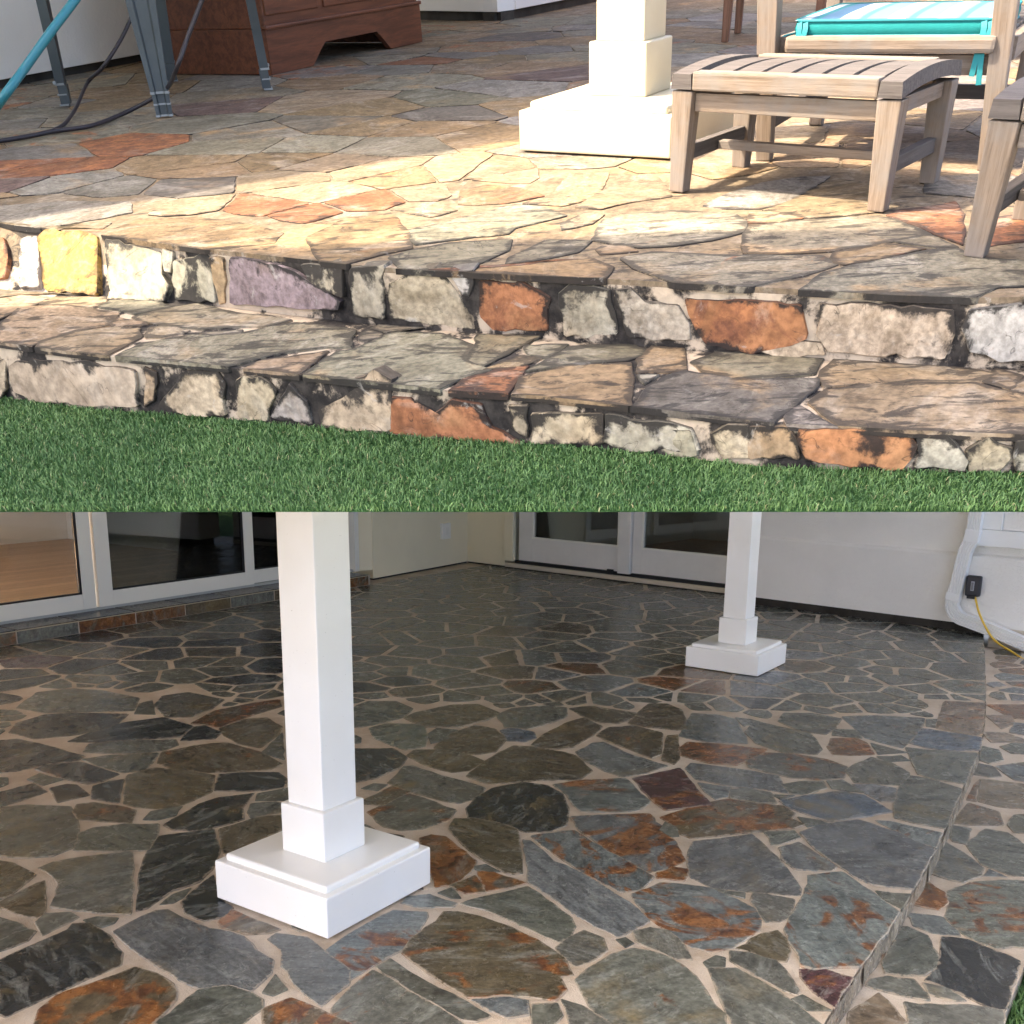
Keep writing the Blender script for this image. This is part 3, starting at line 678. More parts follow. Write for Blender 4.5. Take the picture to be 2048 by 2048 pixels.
# ------------------------------------------------------------------ lower place: house
def B3(p, z=0.0): return (float(p[0]), float(p[1]), float(z))
def zcap(p, lim=6.0):              # how tall a wall can be here before it meets the terrace slab above
    w = MB @ Vector(B3(p)); k = MB.to_3x3() @ Vector((0, 0, 1)); return min(lim, (-.34-w.z)/k.z)
def wall_strip(name, a, b, z0, thick, nrm, mat, parent, top=None, M=None, lim=6.0):
    """upright wall from plan point a to b, front face on that line, body behind it"""
    a = np.array(a); b = np.array(b); n = np.array(nrm); V = []
    for p in (a, b):
        zt = zcap(p, lim) if top is None else top
        for q in (p, p-n*thick): V += [B3(q, z0), B3(q, zt)]
    Fc = [(0, 4, 5, 1), (2, 3, 7, 6), (1, 5, 7, 3), (0, 2, 6, 4), (0, 1, 3, 2), (4, 6, 7, 5)]
    return mk(name, V, Fc, mat, parent, M)
def up_box(name, a, b, z0, z1, off0, off1, nrm, mat, parent, bevel=.003):
    """box on an upright plane: from plan point a to b, z0..z1, from off0 to off1 along the normal"""
    a = np.array(a); b = np.array(b); n = np.array(nrm); d = b-a; L = np.linalg.norm(d); c = (a+b)/2+n*(off0+off1)/2
    rz = math.atan2(d[1], d[0]); return box(name, (L, abs(off1-off0), z1-z0), (c[0], c[1], z0), mat, parent, rz, bevel)
house = empty('house', MB); tag(house, 'cream and white stucco house wall with glazed doors around the slate patio', 'house')
DP0 = LW0-LWN*.24                                  # plane of the sliding doors
def tl(u, v):                                      # plan point and height on the sliding door plane
    p = PBpl(u, v, DP0, LWN); return p[:2], p[2]
STZ = .095
t713 = tl(713, 1130)[0]; t_left = LW0-LWD*3.6
cw0 = PB(747, 1161)[:2]
# door step with slate tiles
stp = empty('door_step', MB); stp.parent = house; stp.matrix_local = Matrix.Identity(4)
bed = prism('step_bed', [tuple(t_left), tuple(LW0+LWD*3.43), tuple(LW0+LWD*3.43-LWN*.30), tuple(t_left-LWN*.30)], .003, STZ-.006, M_MORTAR, stp)
tl_x = [-3.4, -2.9, -2.4, -1.9, -1.4, -.9, -.4]+[float((PBpl(u, v, LW0, LWN)[:2]-LW0) @ LWD) for u, v in ((33, 1275), (157, 1252), (271, 1232), (370, 1217), (461, 1200), (548, 1188))]
for i in range(6): tl_x.append(tl_x[-1]+.38)
tl_x = [x for x in tl_x if x < 3.40]+[3.41]
for i in range(len(tl_x)-1):
    a = LW0+LWD*(tl_x[i]+.006); b = LW0+LWD*(tl_x[i+1]-.006)
    ty = 'oeoroe'[i % 6]
    o = up_box('tile', a, b, .006, STZ-.012, -.004, .006, LWN, M_WET, stp, .002); o.color = (*[c*1.25 for c in WET[ty]], (.55, .2, .75, .6, .1, .4)[i % 6])
    o = up_box('tread_tile', a, b, STZ-.006, STZ, -.235, .008, LWN, M_WET, stp, .002); o.color = (*WET['do'[i % 2]], .2)
    for zz in ((STZ-.009),):
        pass
up_box('mortar_line', t_left, LW0+LWD*3.41, STZ-.012, STZ-.0065, -.02, .009, LWN, plain('pale_grout', (.48, .41, .28), .7), stp, 0)
# sliding doors
sd = empty('sliding_door', MB); sd.parent = house; sd.matrix_local = Matrix.Identity(4)
def sl_panel(ua, ub, off, wl, wr, zb, zt, left_open=False):
    a = ua if not np.isscalar(ua) else None
    pa, pb_ = ua, ub
    up_box('stile', pa, pa+LWD*wl, zb, zt, off-.025, off+.02, LWN, M_ALU, sd)
    up_box('stile', pb_-LWD*wr, pb_, zb, zt, off-.025, off+.02, LWN, M_ALU, sd)
    up_box('rail', pa+LWD*wl, pb_-LWD*wr, zb, zb+.105, off-.024, off+.019, LWN, M_ALU, sd)
    up_box('rail', pa+LWD*wl, pb_-LWD*wr, zt-.08, zt, off-.024, off+.019, LWN, M_ALU, sd)
    up_box('glazing_bead', pa+LWD*wl, pb_-LWD*wr, zb+.105, zb+.116, off-.012, off+.015, LWN, M_BLACK, sd, 0)
    up_box('glazing_bead', pb_-LWD*(wr+.014), pb_-LWD*wr, zb+.116, zt-.08, off-.012, off+.015, LWN, M_BLACK, sd, 0)
    up_box('pane', pa+LWD*wl, pb_-LWD*(wr+.014), zb+.116, zt-.08, off-.004, off+.002, LWN, M_GLASS, sd, 0)
pL = tl(-260, 1290)[0]; p190 = tl(190, 1210)[0]; p194 = tl(196, 1210)[0]; p505 = tl(505, 1163)[0]
ZT = 1.55
up_box('track', pL, t713, STZ-.004, STZ+.018, -.075, .004, LWN, plain('grey_track', (.42, .44, .42), .4), sd, .001)
zb = STZ+.020
sl_panel(pL, p190, 0.0, .10, .10, zb, ZT)
sl_panel(p194, p505, 0.0, .115, .085, zb, ZT)
sl_panel(p505+LWD*.004, t713-LWD*.06, -.047, .05, .08, zb, ZT)
up_box('jamb', t713-LWD*.055, t713, STZ, ZT+.1, -.075, .035, LWN, M_ALU, sd)
up_box('head', pL, t713, ZT+.002, ZT+.10, -.075, .035, LWN, M_ALU, sd)
# wall over the doors, the return and the cream wall beside them
wall_strip('wall', t_left-LWN*.10, t713-LWN*.0, ZT+.103, .20, LWN, M_CREAM, house)
ret0 = t713+LWD*.004
up_box('return_wall', ret0, cw0+LWD*.02, STZ-.0, ZT+1.0, -.06, -.001, LWN, M_CREAM, house, 0)
cwd = (CORNER-cw0)/np.linalg.norm(CORNER-cw0); cwn = np.array([cwd[1], -cwd[0]])
wall_strip('wall', cw0, CORNER+cwd*.25, .018, .25, cwn, M_CREAM, house)
up_box('base_shadow_gap', cw0+cwd*.02, CORNER, .002, .018, -.10, -.012, cwn, M_DARKGAP, house, 0)
sp = [PBpl(u, v, cw0, cwn) for u, v in ((866+14, 1079), (866+31, 1045))]
swp = empty('switch_plate', MB); swp.parent = house; swp.matrix_local = Matrix.Identity(4)
up_box('cover', sp[0][:2], sp[1][:2], sp[0][2], sp[1][2], .0, .030, cwn, plain('ivory_plastic', (.84, .82, .74), .4), swp, .007)
c0 = sp[0][:2]*.65+sp[1][:2]*.35; c1 = sp[0][:2]*.3+sp[1][:2]*.7
up_box('inset', c0, c1, sp[0][2]*.75+sp[1][2]*.25, sp[0][2]*.25+sp[1][2]*.75, .029, .034, cwn, plain('cream_plastic', (.80, .78, .70), .4), swp, .002)
# hinged doors in the right-hand wall
def tr(u, v): p = PBpl(u, v, CORNER, RWN); return p[:2], p[2]
def at_r(u, v=1110): return tr(u, v)[0]
dz = tr(1240, 1144)[1]; gz = tr(1236, 1092)[1]; rail_h = gz-dz
wall_strip('wall', CORNER-RWD*.0+RWN*.0, at_r(1010), .018, .25, RWN, M_CREAM, house)
up_box('base_shadow_gap', CORNER, at_r(1010), .002, .018, -.10, -.012, RWN, M_DARKGAP, house, 0)
up_box('door_trim', at_r(1011), at_r(1029), dz-.012, 2.25, -.02, .03, RWN, M_CREAM, house, .006)
up_box('door_curb', at_r(1011), at_r(1500), .012, dz-.035, -.12, .012, RWN, M_CURB, house, .006)
up_box('curb_gap', at_r(1011), at_r(1500), .001, .012, -.12, -.004, RWN, M_DARKGAP, house, 0)
gd = empty('garden_door', MB); gd.parent = house; gd.matrix_local = Matrix.Identity(4)
up_box('threshold', at_r(1029), at_r(1500), dz-.034, dz-.004, -.12, -.006, RWN, M_BLACK, gd, .001)
def hinged(u0, u1, gl0, gl1, off):
    a, b, c, d = at_r(u0), at_r(u1), at_r(gl0), at_r(gl1); zt = 1.95
    up_box('stile', a, c, dz, zt, off-.04, off, RWN, M_DOOR, gd); up_box('stile', d, b, dz, zt, off-.04, off, RWN, M_DOOR, gd)
    up_box('rail', c, d, dz+.001, gz-.012, off-.04, off-.001, RWN, M_DOOR, gd); up_box('rail', c, d, zt-.12, zt, off-.04, off-.001, RWN, M_DOOR, gd)
    up_box('glazing_bead', c, d, gz-.012, gz+.006, off-.03, off+.006, RWN, M_ALU, gd, .003)
    up_box('glazing_bead', c, c+RWD*.02, gz+.006, zt-.12, off-.03, off+.005, RWN, M_ALU, gd, .003)
    up_box('glazing_bead', d-RWD*.02, d, gz+.006, zt-.12, off-.03, off+.005, RWN, M_ALU, gd, .003)
    up_box('pane', c+RWD*.02, d-RWD*.02, gz+.006, zt-.12, off-.02, off-.014, RWN, M_GLASS, gd, 0)
hinged(1036, 1240, 1062, 1236, -.012); up_box('astragal', at_r(1238), at_r(1262), dz-.01, 1.95, -.03, .022, RWN, M_DOOR, gd, .004)
hinged(1263, 1500, 1281, 1476, -.012)
up_box('door_bolt', at_r(1216), at_r(1228), dz-.02, dz+.016, -.006, .014, RWN, M_BLACK, gd, .003)
up_box('door_head', at_r(1029), at_r(1500), 1.951, 2.1, -.05, .0, RWN, M_DOOR, gd)
wall_strip('wall', at_r(1029), at_r(1500), 2.101, .25, RWN, M_CREAM, house)
# stucco wall to the right, its foot hanging over a dark recessed base
s0 = PBpl(1494, 1200, SW0, SWN)[:2]; s1 = SW1+SWD*.03; s2 = SW1+SWD*4.0
up_box('wall', s0, s2, .072, 3.6, -.30, -.0, SWN, M_STUCCO, house, .01)
LZ = PBpl(1700, 1089, SW0, SWN)[2]
bmV = []; A_, B_ = s0, s2
for p in (A_, B_):
    for off, z in ((0.001, .066), (.034, .070), (.034, LZ-.012), (.026, LZ-.002), (0.001, LZ+.012)):
        q = p+SWN*off; bmV.append(B3(q, z))
bmF = [(i, i+1, i+6, i+5) for i in range(4)]+[(0, 1, 2, 3, 4), (9, 8, 7, 6, 5)]
mk('wall_plinth', bmV, [f[::-1] for f in bmF], M_STUCCO, house)
up_box('recessed_base', s0, s1, .001, .071, -.20, -.035, SWN, M_DARKGAP, house, 0)
lo0 = SW1+SWD*.10; up_box('lower_wall', lo0, s2, -.105, .069, -.25, .030, SWN, M_CURB, house, .004)
up_box('recessed_base', s1+SWD*.003, s2, -.22, -.106, -.22, -.03, SWN, M_DARKGAP, house, 0)
# window trim at the far right
wn0 = [PBpl(u, v, SW0+SWN*.03, SWN) for u, v in ((1952, 1090), (1985, 1060))]
win = empty('window', MB); win.parent = house; win.matrix_local = Matrix.Identity(4)
wz = wn0[0][2]; wtop = wz+1.2; wa = wn0[0][:2]-SWN*.03
up_box('frame_stile', wa, wa+SWD*.16, wz+.112, wtop, .0, .055, SWN, M_PAINT, win)
up_box('frame_rail', wa, wa+SWD*1.8, wz, wz+.11, .0, .058, SWN, M_PAINT, win)
up_box('shutter_panel', wa+SWD*.162, wa+SWD*1.8, wz+.112, wtop, .0, .03, SWN, M_STUCCO, win)

wall_strip('wall', LW0-LWD*9.0, LW0-LWD*3.62, -.2, .25, LWN, M_CREAM, house)
# rooms behind the glass
rf = prism('interior_floor', [tuple(t_left-LWN*.32-LWD*2), tuple(t713-LWN*.10), tuple(t713-LWN*4.8+LWD*.3), tuple(t_left-LWN*4.8-LWD*2)], STZ-.05, STZ-.01, M_OAK, None, MB); tag(rf, kind='structure')
iw = wall_strip('interior_wall', t713-LWN*4.5+LWD*.2, t_left-LWN*4.5+LWD*1.4, STZ-.01, .1, -LWN, M_WHITEWALL, None, 1.6, MB); tag(iw, 'white interior wall behind the sliding glass doors', 'wall')
iw2 = wall_strip('interior_wall', t713-LWN*.30+LWD*.02, t713-LWN*4.5+LWD*.02, STZ-.01, .1, -LWD, M_WHITEWALL, None, 1.6, MB); tag(iw2, 'white interior side wall at the end of the wooden floor', 'wall')
pr0 = tl(192, 1208)[0]; prd = pr0/np.linalg.norm(pr0); prn = np.array([-prd[1], prd[0]])
iw3 = wall_strip('interior_wall', pr0+prd*.16, pr0+prd*5.2, STZ-.01, .06, prn, M_WHITEWALL, None, 1.6, MB); tag(iw3, 'added white partition keeping light from the room behind the middle glass door', 'wall')  # added partition, holds daylight back from the middle pane's room
ic = prism('interior_ceiling', [tuple(t_left-LWN*.3+LWD*1.6), tuple(t713-LWN*.3), tuple(t713-LWN*4.6), tuple(t_left-LWN*4.6+LWD*1.6)], 1.66, 1.7, M_WHITEWALL, None, MB); tag(ic, kind='structure')
ra, rb = at_r(1020), at_r(1500)
rf2 = prism('interior_floor', [tuple(ra-RWN*.1), tuple(rb-RWN*.1), tuple(rb-RWN*3.5), tuple(ra-RWN*3.5)], dz-.06, dz-.04, M_OAK, None, MB); tag(rf2, kind='structure')
for nm, a, b, n in (('back', ra-RWN*3.5, rb-RWN*3.5, RWN), ('near', ra-RWN*.26, ra-RWN*3.5, RWD), ('far', rb-RWN*.26, rb-RWN*3.5, -RWD)):
    w = wall_strip('interior_wall', a, b, dz-.04, .08, n, M_WHITEWALL, None, 2.1, MB); tag(w, f'dim interior wall on the {nm} side behind the white garden doors', 'wall')
ic2 = prism('interior_ceiling', [tuple(ra-RWN*.1), tuple(rb-RWN*.1), tuple(rb-RWN*3.6), tuple(ra-RWN*3.6)], 2.11, 2.15, M_WHITEWALL, None, MB); tag(ic2, kind='structure')

# ------------------------------------------------------------------ columns
def column(label, M, H, w=.45, hp=.124, wb=.1725, hb=.150, ws=.140, d2=None, pm=None):
    pm = pm or M_PAINT
    c = empty('porch_column', M); tag(c, label, 'column', 'white porch columns on square plinths')
    d = d2 or w
    box('plinth', (w, d, hp-.004), (0, 0, .004), pm, c, bevel=.006, seg=3)
    box('plinth_cap', (w-.045, d-.045, .024), (0, 0, hp-.004), pm, c, bevel=.010, seg=4)
    box('base_block', (wb, wb, hb), (0, 0, hp+.0195), pm, c, bevel=.006, seg=3)
    box('shaft', (ws, ws, H-hp-hb-.02), (0, 0, hp+hb+.0190), pm, c, bevel=.004, seg=2)
    return c
column('white square column nearest the camera, its plinth on glossy slate paving', MB @ T(-.5547, 2.9187, 0.003, .1907+math.pi/4), 1.62)
column('smaller looking white column farther back, near the stucco wall and downspout', MB @ T(1.3349, 6.1350, 0.003, .1904+math.pi/4), 3.0)
column('white column in sunlight beside the teak footstool, sun tint put into its paint', T(.4182, 3.3191, 0.002, -.5591), 2.30, .45, .102, .170, .1265, .140, .463, M_SUNTINTPAINT)

# ------------------------------------------------------------------ downspout, outlet, cord
def sp_at(u, v, off): p = PBpl(u, v, SW0+SWN*off, SWN); return p
path = smooth_path([sp_at(u, v, .075) for u, v in ((1958, 1000), (1953, 1030), (1946, 1074), (1932, 1102), (1920, 1150), (1909, 1192), (1905, 1212), (1917, 1233), (1940, 1243), (1990, 1262), (2048, 1287), (2110, 1314))], 6)
sec = []; Wd, Dp = .042, .030
for k in range(6):
    x0 = -Wd+2*Wd*k/5.0
    if k < 5:
        xa = x0; xb = x0+2*Wd/5*.62; xc = x0+2*Wd/5*.8
        sec += [(xa, Dp), (xb, Dp), (xc, Dp-.006)]
    else: sec.append((Wd, Dp))
sec += [(Wd, -Dp), (-Wd, -Dp)]
ds = empty('downspout', MB); tag(ds, 'white ribbed metal downspout bending along the stucco wall', 'downspout')
sweep('pipe', path, sec, M_PAINT, ds, None, (float(SWN[0]), float(SWN[1]), 0), smooth=False)
for (u, v, u2, v2) in ((1949, 1060, 1943, 1084), (1910, 1186, 1906, 1200)):
    a, b = sp_at(u, v, .075), sp_at(u2, v2, .075)
    sweep('collar', [a, b], [(x*1.1, y*1.12) for x, y in ((-Wd, Dp), (Wd, Dp), (Wd, -Dp), (-Wd, -Dp))], M_PAINT, ds, None, (float(SWN[0]), float(SWN[1]), 0), smooth=False)
ox = [sp_at(u, v, .034) for u, v in ((1933, 1190), (1967, 1152))]
ob = empty('outlet_box', MB); tag(ob, 'black weatherproof outlet box on the stucco wall', 'outlet')
up_box('cover', ox[0][:2], ox[1][:2], ox[0][2], ox[1][2], .001, .05, SWN, plain('black_plastic', (.018, .018, .022), .4), ob, .012)
f0 = ox[0][:2]*.62+ox[1][:2]*.38; f1 = ox[0][:2]*.38+ox[1][:2]*.62; zl, zh = ox[0][2], ox[1][2]; dzz = zh-zl
up_box('window_frame', f0, f1, zl+dzz*.28, zl+dzz*.74, .049, .054, SWN, plain('pale_grey_plastic', (.35, .36, .37), .4), ob, .002)
up_box('slot', f0*.8+f1*.2, f1*.8+f0*.2, zl+dzz*.33, zl+dzz*.69, .053, .057, SWN, M_GREYPLASTIC, ob, .001)
up_box('socket_lip', ox[0][:2]*.85+ox[1][:2]*.15, ox[0][:2]*.3+ox[1][:2]*.7, zl-.018, zl+.004, .004, .04, SWN, M_BLACK, ob, .003)
pts = [sp_at(1950, 1190, .06), sp_at(1952, 1202, .065), sp_at(1958, 1225, .13), sp_at(1970, 1252, .14), sp_at(1985, 1276, .12), sp_at(2004, 1292, .14), sp_at(2026, 1305, .2), sp_at(2052, 1322, .3), sp_at(2100, 1345, .42)]
cord = sweep('extension_cord', smooth_path(pts, 8), circ(.0075, 8), M_YELLOW, None, MB); tag(cord, 'yellow extension cord hanging from the black outlet box', 'cord')
# added, unseen garden behind the camera: pale paving bounces light, turf beyond
GZ = -.80
gp = prism('added_bounce_paving', [(-1.2, -7), (9, -7), (9, .17), (-1.2, .17)], GZ-.3, GZ, plain('pale_concrete', (.66, .62, .55), .85, .2, 40, .3, .2)); tag(gp, kind='structure')
gl = prism('added_garden_ground', [(-60, -70), (60, -70), (60, -7.02), (-1.22, -7.02), (-1.22, .17), (-60, .17)], GZ-.3, GZ-.02, plain('far_turf', (.07, .12, .04), .9, .2, 20, .6, .4)); tag(gl, kind='structure')

# ------------------------------------------------------------------ upper place: terrace, step, lawn
Z1 = -.115
def lawn_z(x, y=0): return -.203+.033*x
TOPC = [PA(u, v)[:2] for u, v in ((0, 446), (212, 470), (413, 497), (768, 534), (1024, 547), (1247, 558), (1474, 571), (1686, 582), (1920, 595))]
BOTC = [PA(u, v, Z1)[:2] for u, v in ((0, 580), (207, 593), (445, 611), (684, 645), (949, 661), (1252, 688), (1416, 701), (1660, 719), (1882, 733), (2048, 740))]
FRC = [PA(u, v, Z1)[:2] for u, v in ((0, 685), (138, 703), (254, 714), (456, 733), (594, 748), (874, 778), (1077, 791), (1268, 812), (1533, 844), (1819, 860), (2048, 868))]
def ext(Cv, dl=(-1.6, 1.15), dr=(1.1, -.14)):
    Cv = [np.array(c) for c in Cv]; return [Cv[0]+np.array(dl)*2.2, Cv[0]+np.array(dl)*.5]+Cv+[Cv[-1]+np.array(dr)*.25, Cv[-1]+np.array(dr)]
TOPC, BOTC, FRC = ext(TOPC), ext(BOTC), ext(FRC, (-1.6, .85))
def yc(Cv, x): return float(np.interp(x, [c[0] for c in Cv], [c[1] for c in Cv]))
def body(name, curve, zt, zb_, mat, base_curve=None, back=13.5):
    """solid with a curved front: top outline 'curve', foot 'base_curve'"""
    n = len(curve); bc = base_curve or curve; V = []
    for i in range(n): V.append((*curve[i], zt))
    for i in range(n):
        x = curve[i][0]; V.append((x, yc(bc, x), zb_(x) if callable(zb_) else zb_))
    zk = zb_(0) if callable(zb_) else zb_
    bp = [(3.6, 7.4), (2.3, 10.6), (curve[0][0], 14.6)] if back > 5 else [(2.6, back), (.6, back+.1), (curve[0][0], back)]
    V += [(*q, zt) for q in bp]+[(*q, zk) for q in bp]
    a = 2*n
    Fc = [tuple(range(n))+(a, a+1, a+2)]+[(i, n+i, n+i+1, i+1) for i in range(n-1)]+[(n-1, 2*n-1, a+3, a), (a, a+3, a+4, a+1), (a+1, a+4, a+5, a+2), (0, a+2, a+5, n)]
    return mk(name, V, Fc, mat)
terrace = body('terrace_floor', [np.array(p)+np.array([0, .003]) for p in TOPC], -.0018, Z1-.01, M_DRY, [np.array(p)+np.array([0, .002]) for p in BOTC]); tag(terrace, kind='structure'); terrace.color = (.19, .142, .09, .2)
gstep = body('garden_step', [np.array(p)+np.array([0, .003]) for p in FRC], Z1-.0030, lambda x: lawn_z(min(max(x, -1.6), 1.2))-.012, M_MORTAR_DRY, [np.array(p)+np.array([0, .001]) for p in FRC], 4.5); tag(gstep, kind='structure')
mort_face = mk('riser_mortar', [(*(np.array(p)+np.array([0, .0015])), -.011) for p in TOPC]+[(p[0], yc(BOTC, p[0])+.0005, Z1-.004) for p in TOPC],
    [(i, len(TOPC)+i, len(TOPC)+i+1, i+1) for i in range(len(TOPC)-1)], M_MORTAR_DRY, terrace)
TR_TER = parse('''
P3 e 0 690,690 840,620 1000,580 1200,545 1400,500 1560,490 1640,540 1930,560 2000,600 2000,690 1760,700 1620,735 1300,730 900,720 740,695
P3 e 0 390,470 400,380 560,350 760,330 1060,310 1180,320 1330,375 1400,410 1250,440 1150,455 870,500 620,515 400,515
P3 o 4 880,540 900,510 1160,460 1380,490 1150,540 960,575 900,565
P3 e 3 -280,545 -100,510 330,530 800,525 890,575 700,635 400,685 0,655 -200,600
P3 e 2 -440,440 -380,330 -250,300 0,280 330,300 385,340 365,400 200,440 0,470 -180,480 -330,460
P3 t 5 410,345 430,290 560,285 700,320 560,343
P3 g 1 170,250 300,190 480,130 700,95 860,90 630,230 480,265 280,265
P3 t 2 500,275 650,228 890,100 1000,120 1130,150 1140,280 1000,297 750,318 620,292
P3 r 4 1240,280 1400,260 1550,230 1590,300 1600,400 1590,465 1425,400 1340,355 1190,305
P3 r 4 1700,480 1700,330 1990,300 1990,440 1800,460
P3 e 0 1415,415 1555,480 1450,483 1220,450
P2 e 0 230,535 340,500 540,462 880,442 860,500 720,562 560,572 300,565
P2 e 1 890,535 980,500 1080,445 1325,448 1240,510 1000,555 870,570
P2 e 1 310,390 520,350 900,250 1050,260 1185,310 895,375 865,405 600,435 380,465 345,440
P2 o 5 0,320 240,310 310,400 335,485 180,515 0,535 -150,535 -230,430
P2 o 6 610,240 620,170 760,140 950,160 1060,200 860,235 700,245
P2 t 1 1140,180 1210,75 1425,72 1365,200 1180,250 960,238 1080,205
P2 t 1 1250,260 1425,155 1700,92 1765,200 1550,228 1400,268
P1 o 1 590,400 760,340 1100,322 1400,362 1550,400 1500,455 1150,470 900,437 680,425
P1 g 0 -60,260 350,230 700,232 715,290 560,320 240,368 100,362 -60,340
''')
SEED_TER = (seedlist('P2', '100,240,r5 280,90,o4 480,190,t 420,270,t 900,100,t 760,60,t 1300,330,e 1600,330,t 1150,580,r2 1500,480,o 1300,600,o 100,60,t 600,60,t')
    + seedlist('P1', '250,140,g 60,140,m1 620,170,g 1000,150,d 1150,50,o 1600,100,t 1450,260,r3 1700,300,r4 1000,280,t 1800,430,r5 450,380,t 100,30,r6 1750,180,t 1800,30,t')
    + seedlist('Q1', '230,850,g 700,790,r7 1250,580,m2 1100,690,e 900,480,o 1250,460,g 600,520,o 150,620,e 180,940,r6 1400,730,e 1300,810,e 1500,890,o 1750,560,t 1800,680,e 1700,800,e 600,650,e 1100,900,o 1900,440,o')
    + seedlist('Q2', '450,330,r1 240,390,g 300,440,e 600,310,g 950,370,o 850,500,g 600,540,e 560,630,d 400,710,o 250,800,e 900,200,d 640,200,o 1150,310,e 1200,400,m 750,750,o 1900,200,o 100,600,o 100,700,o')
    + seedlist('Q3', '700,720,t 900,640,t 1000,720,o 800,870,t 1050,870,t 1300,640,o 300,870,t 250,930,o 1300,900,t'))
domT = []
for i in range(len(TOPC)-1):
    d = np.array(TOPC[i+1])-np.array(TOPC[i]); n = np.array([d[1], -d[0]]); n /= np.linalg.norm(n); n = n if n[1] < 0 else -n
    domT.append((np.array(TOPC[i])-n*.004+n*.012, n))
def on_ter(p): return p[1] > yc(TOPC, p[0])+.02 and abs(p[0]) < .55*p[1]+.95
def snap_ter(P):
    out = []
    for q in P:
        e = yc(TOPC, q[0])
        out.append(np.array([q[0], e-.007]) if q[1] < e+.040 else q)
    return out
lay(terrace, [(t, r, [PA(*q) for q in P]) for t, r, P in TR_TER], [(t, r, PA(*q)) for t, r, q in SEED_TER], [], ((-2.6, 3.4), (1.5, 7.6)), DRY, M_DRY, None, .007, .27, 'eotgeeo', .03, .001, extra=on_ter, amp=.002, snap=snap_ter, bev=.0012, passes=((1.0, 900), (.6, 900), (.42, 1200)))
# keep the untraced stones behind the step edge
for o in [o for o in terrace.children if o.name.startswith('stone')]:
    for v in o.data.vertices:
        lim = yc(TOPC, v.co.x)-.009
        if v.co.y < lim: v.co.y = lim
TR_TREAD = parse('''
P4 t 0 -60,60 110,35 260,45 200,75 60,130 -60,185
P4 t 0 -40,290 30,180 110,100 330,85 640,130 600,190 420,225 200,280
P4 t 1 230,75 290,40 560,40 570,70 510,95 400,85
P4 e 0 560,95 620,60 850,60 930,95 740,130 690,110
P4 e 0 740,150 900,110 1080,95 1300,130 1600,165 1450,205 1340,200 1100,210 980,200 830,180
P4 t 0 620,185 660,155 780,175 800,190 640,200
P4 t 0 240,285 420,232 600,212 755,212 765,260 600,335 380,345 220,308
P4 t 0 820,258 830,212 930,197 1035,225 900,255
P4 e 0 1120,238 1320,223 1320,240 1180,250
P4 e 0 665,350 800,292 1060,250 1300,248 1500,203 1620,183 1740,195 1945,218 1920,315 1780,315 1500,352 1260,405 1050,407 830,375
P4 t 0 1365,430 1450,392 1805,337 1645,430 1560,470
P5 e 0 -245,360 -60,232 30,218 250,122 500,132 680,200 620,275 765,330 600,375 480,430 300,422 100,395 0,365
P5 e 1 705,142 1045,162 855,240 740,305 640,300 700,205
P5 t 1 745,330 940,255 1045,270 915,308
P5 r 2 565,425 645,380 800,335 975,312 895,400 855,435 700,435
P5 e 0 965,195 1195,192 1080,265 1000,240
P5 e 0 985,335 1085,282 1225,203 1550,208 1640,232 1500,278 1280,292
P5 o 1 912,425 952,372 1200,314 1535,294 1545,380 1530,498 1250,466 1000,456
P5 t 0 1592,338 1602,272 1682,225 1838,228 1848,328
P5 e 0 1600,362 1690,362 1630,400
P6 d 0 -218,428 -138,352 0,274 70,258 330,304 785,299 775,340 645,448 520,522 300,527 0,495 -218,465
P6 e 0 110,202 270,168 560,193 825,208 755,268 560,282 330,286 180,258
P6 t 3 822,288 832,252 922,213 1080,203 1500,238 1775,268 1675,308 1300,303 1000,327 850,342
P6 t 2 765,428 855,362 1150,328 1650,322 1800,362 1990,402 1990,595 1700,575 1300,541 900,515
P6 g 0 635,480 700,452 845,515 820,538 640,534
P6 t 0 1722,308 1800,263 1915,282 1860,347
P6 t 0 1872,358 1932,304 1990,294 1990,388
''')
domS = []
def on_tread(p): return yc(FRC, p[0])+.02 < p[1] < yc(BOTC, p[0])-.02
def snap_tread(P):
    out = []
    for q in P:
        e = yc(FRC, q[0]); b = yc(BOTC, q[0])
        if q[1] < e+.030: q = np.array([q[0], e-.006])
        elif q[1] > b-.022: q = np.array([q[0], b+.006])
        out.append(q)
    return out
_b4 = set(o.name for o in bpy.data.objects)
lay(gstep, [(t, r, [PA(*q, Z1) for q in P]) for t, r, P in TR_TREAD], [], [], ((-2.6, 1.8), (1.1, 3.4)), DRY, M_DRY, None, .008, .12, 'ete', .02, .001, extra=on_tread, amp=.002, snap=snap_tread, bev=.0015, passes=((1.0, 900), (.6, 900), (.4, 2500)))
for o in gstep.children:
    if o.name not in _b4:
        o.location.z = Z1
        for v in o.data.vertices: v.co.y = min(max(v.co.y, yc(FRC, v.co.x)-.003), max(v.co.y if v.co.y < yc(BOTC, v.co.x) else 0, yc(BOTC, v.co.x)+.002))
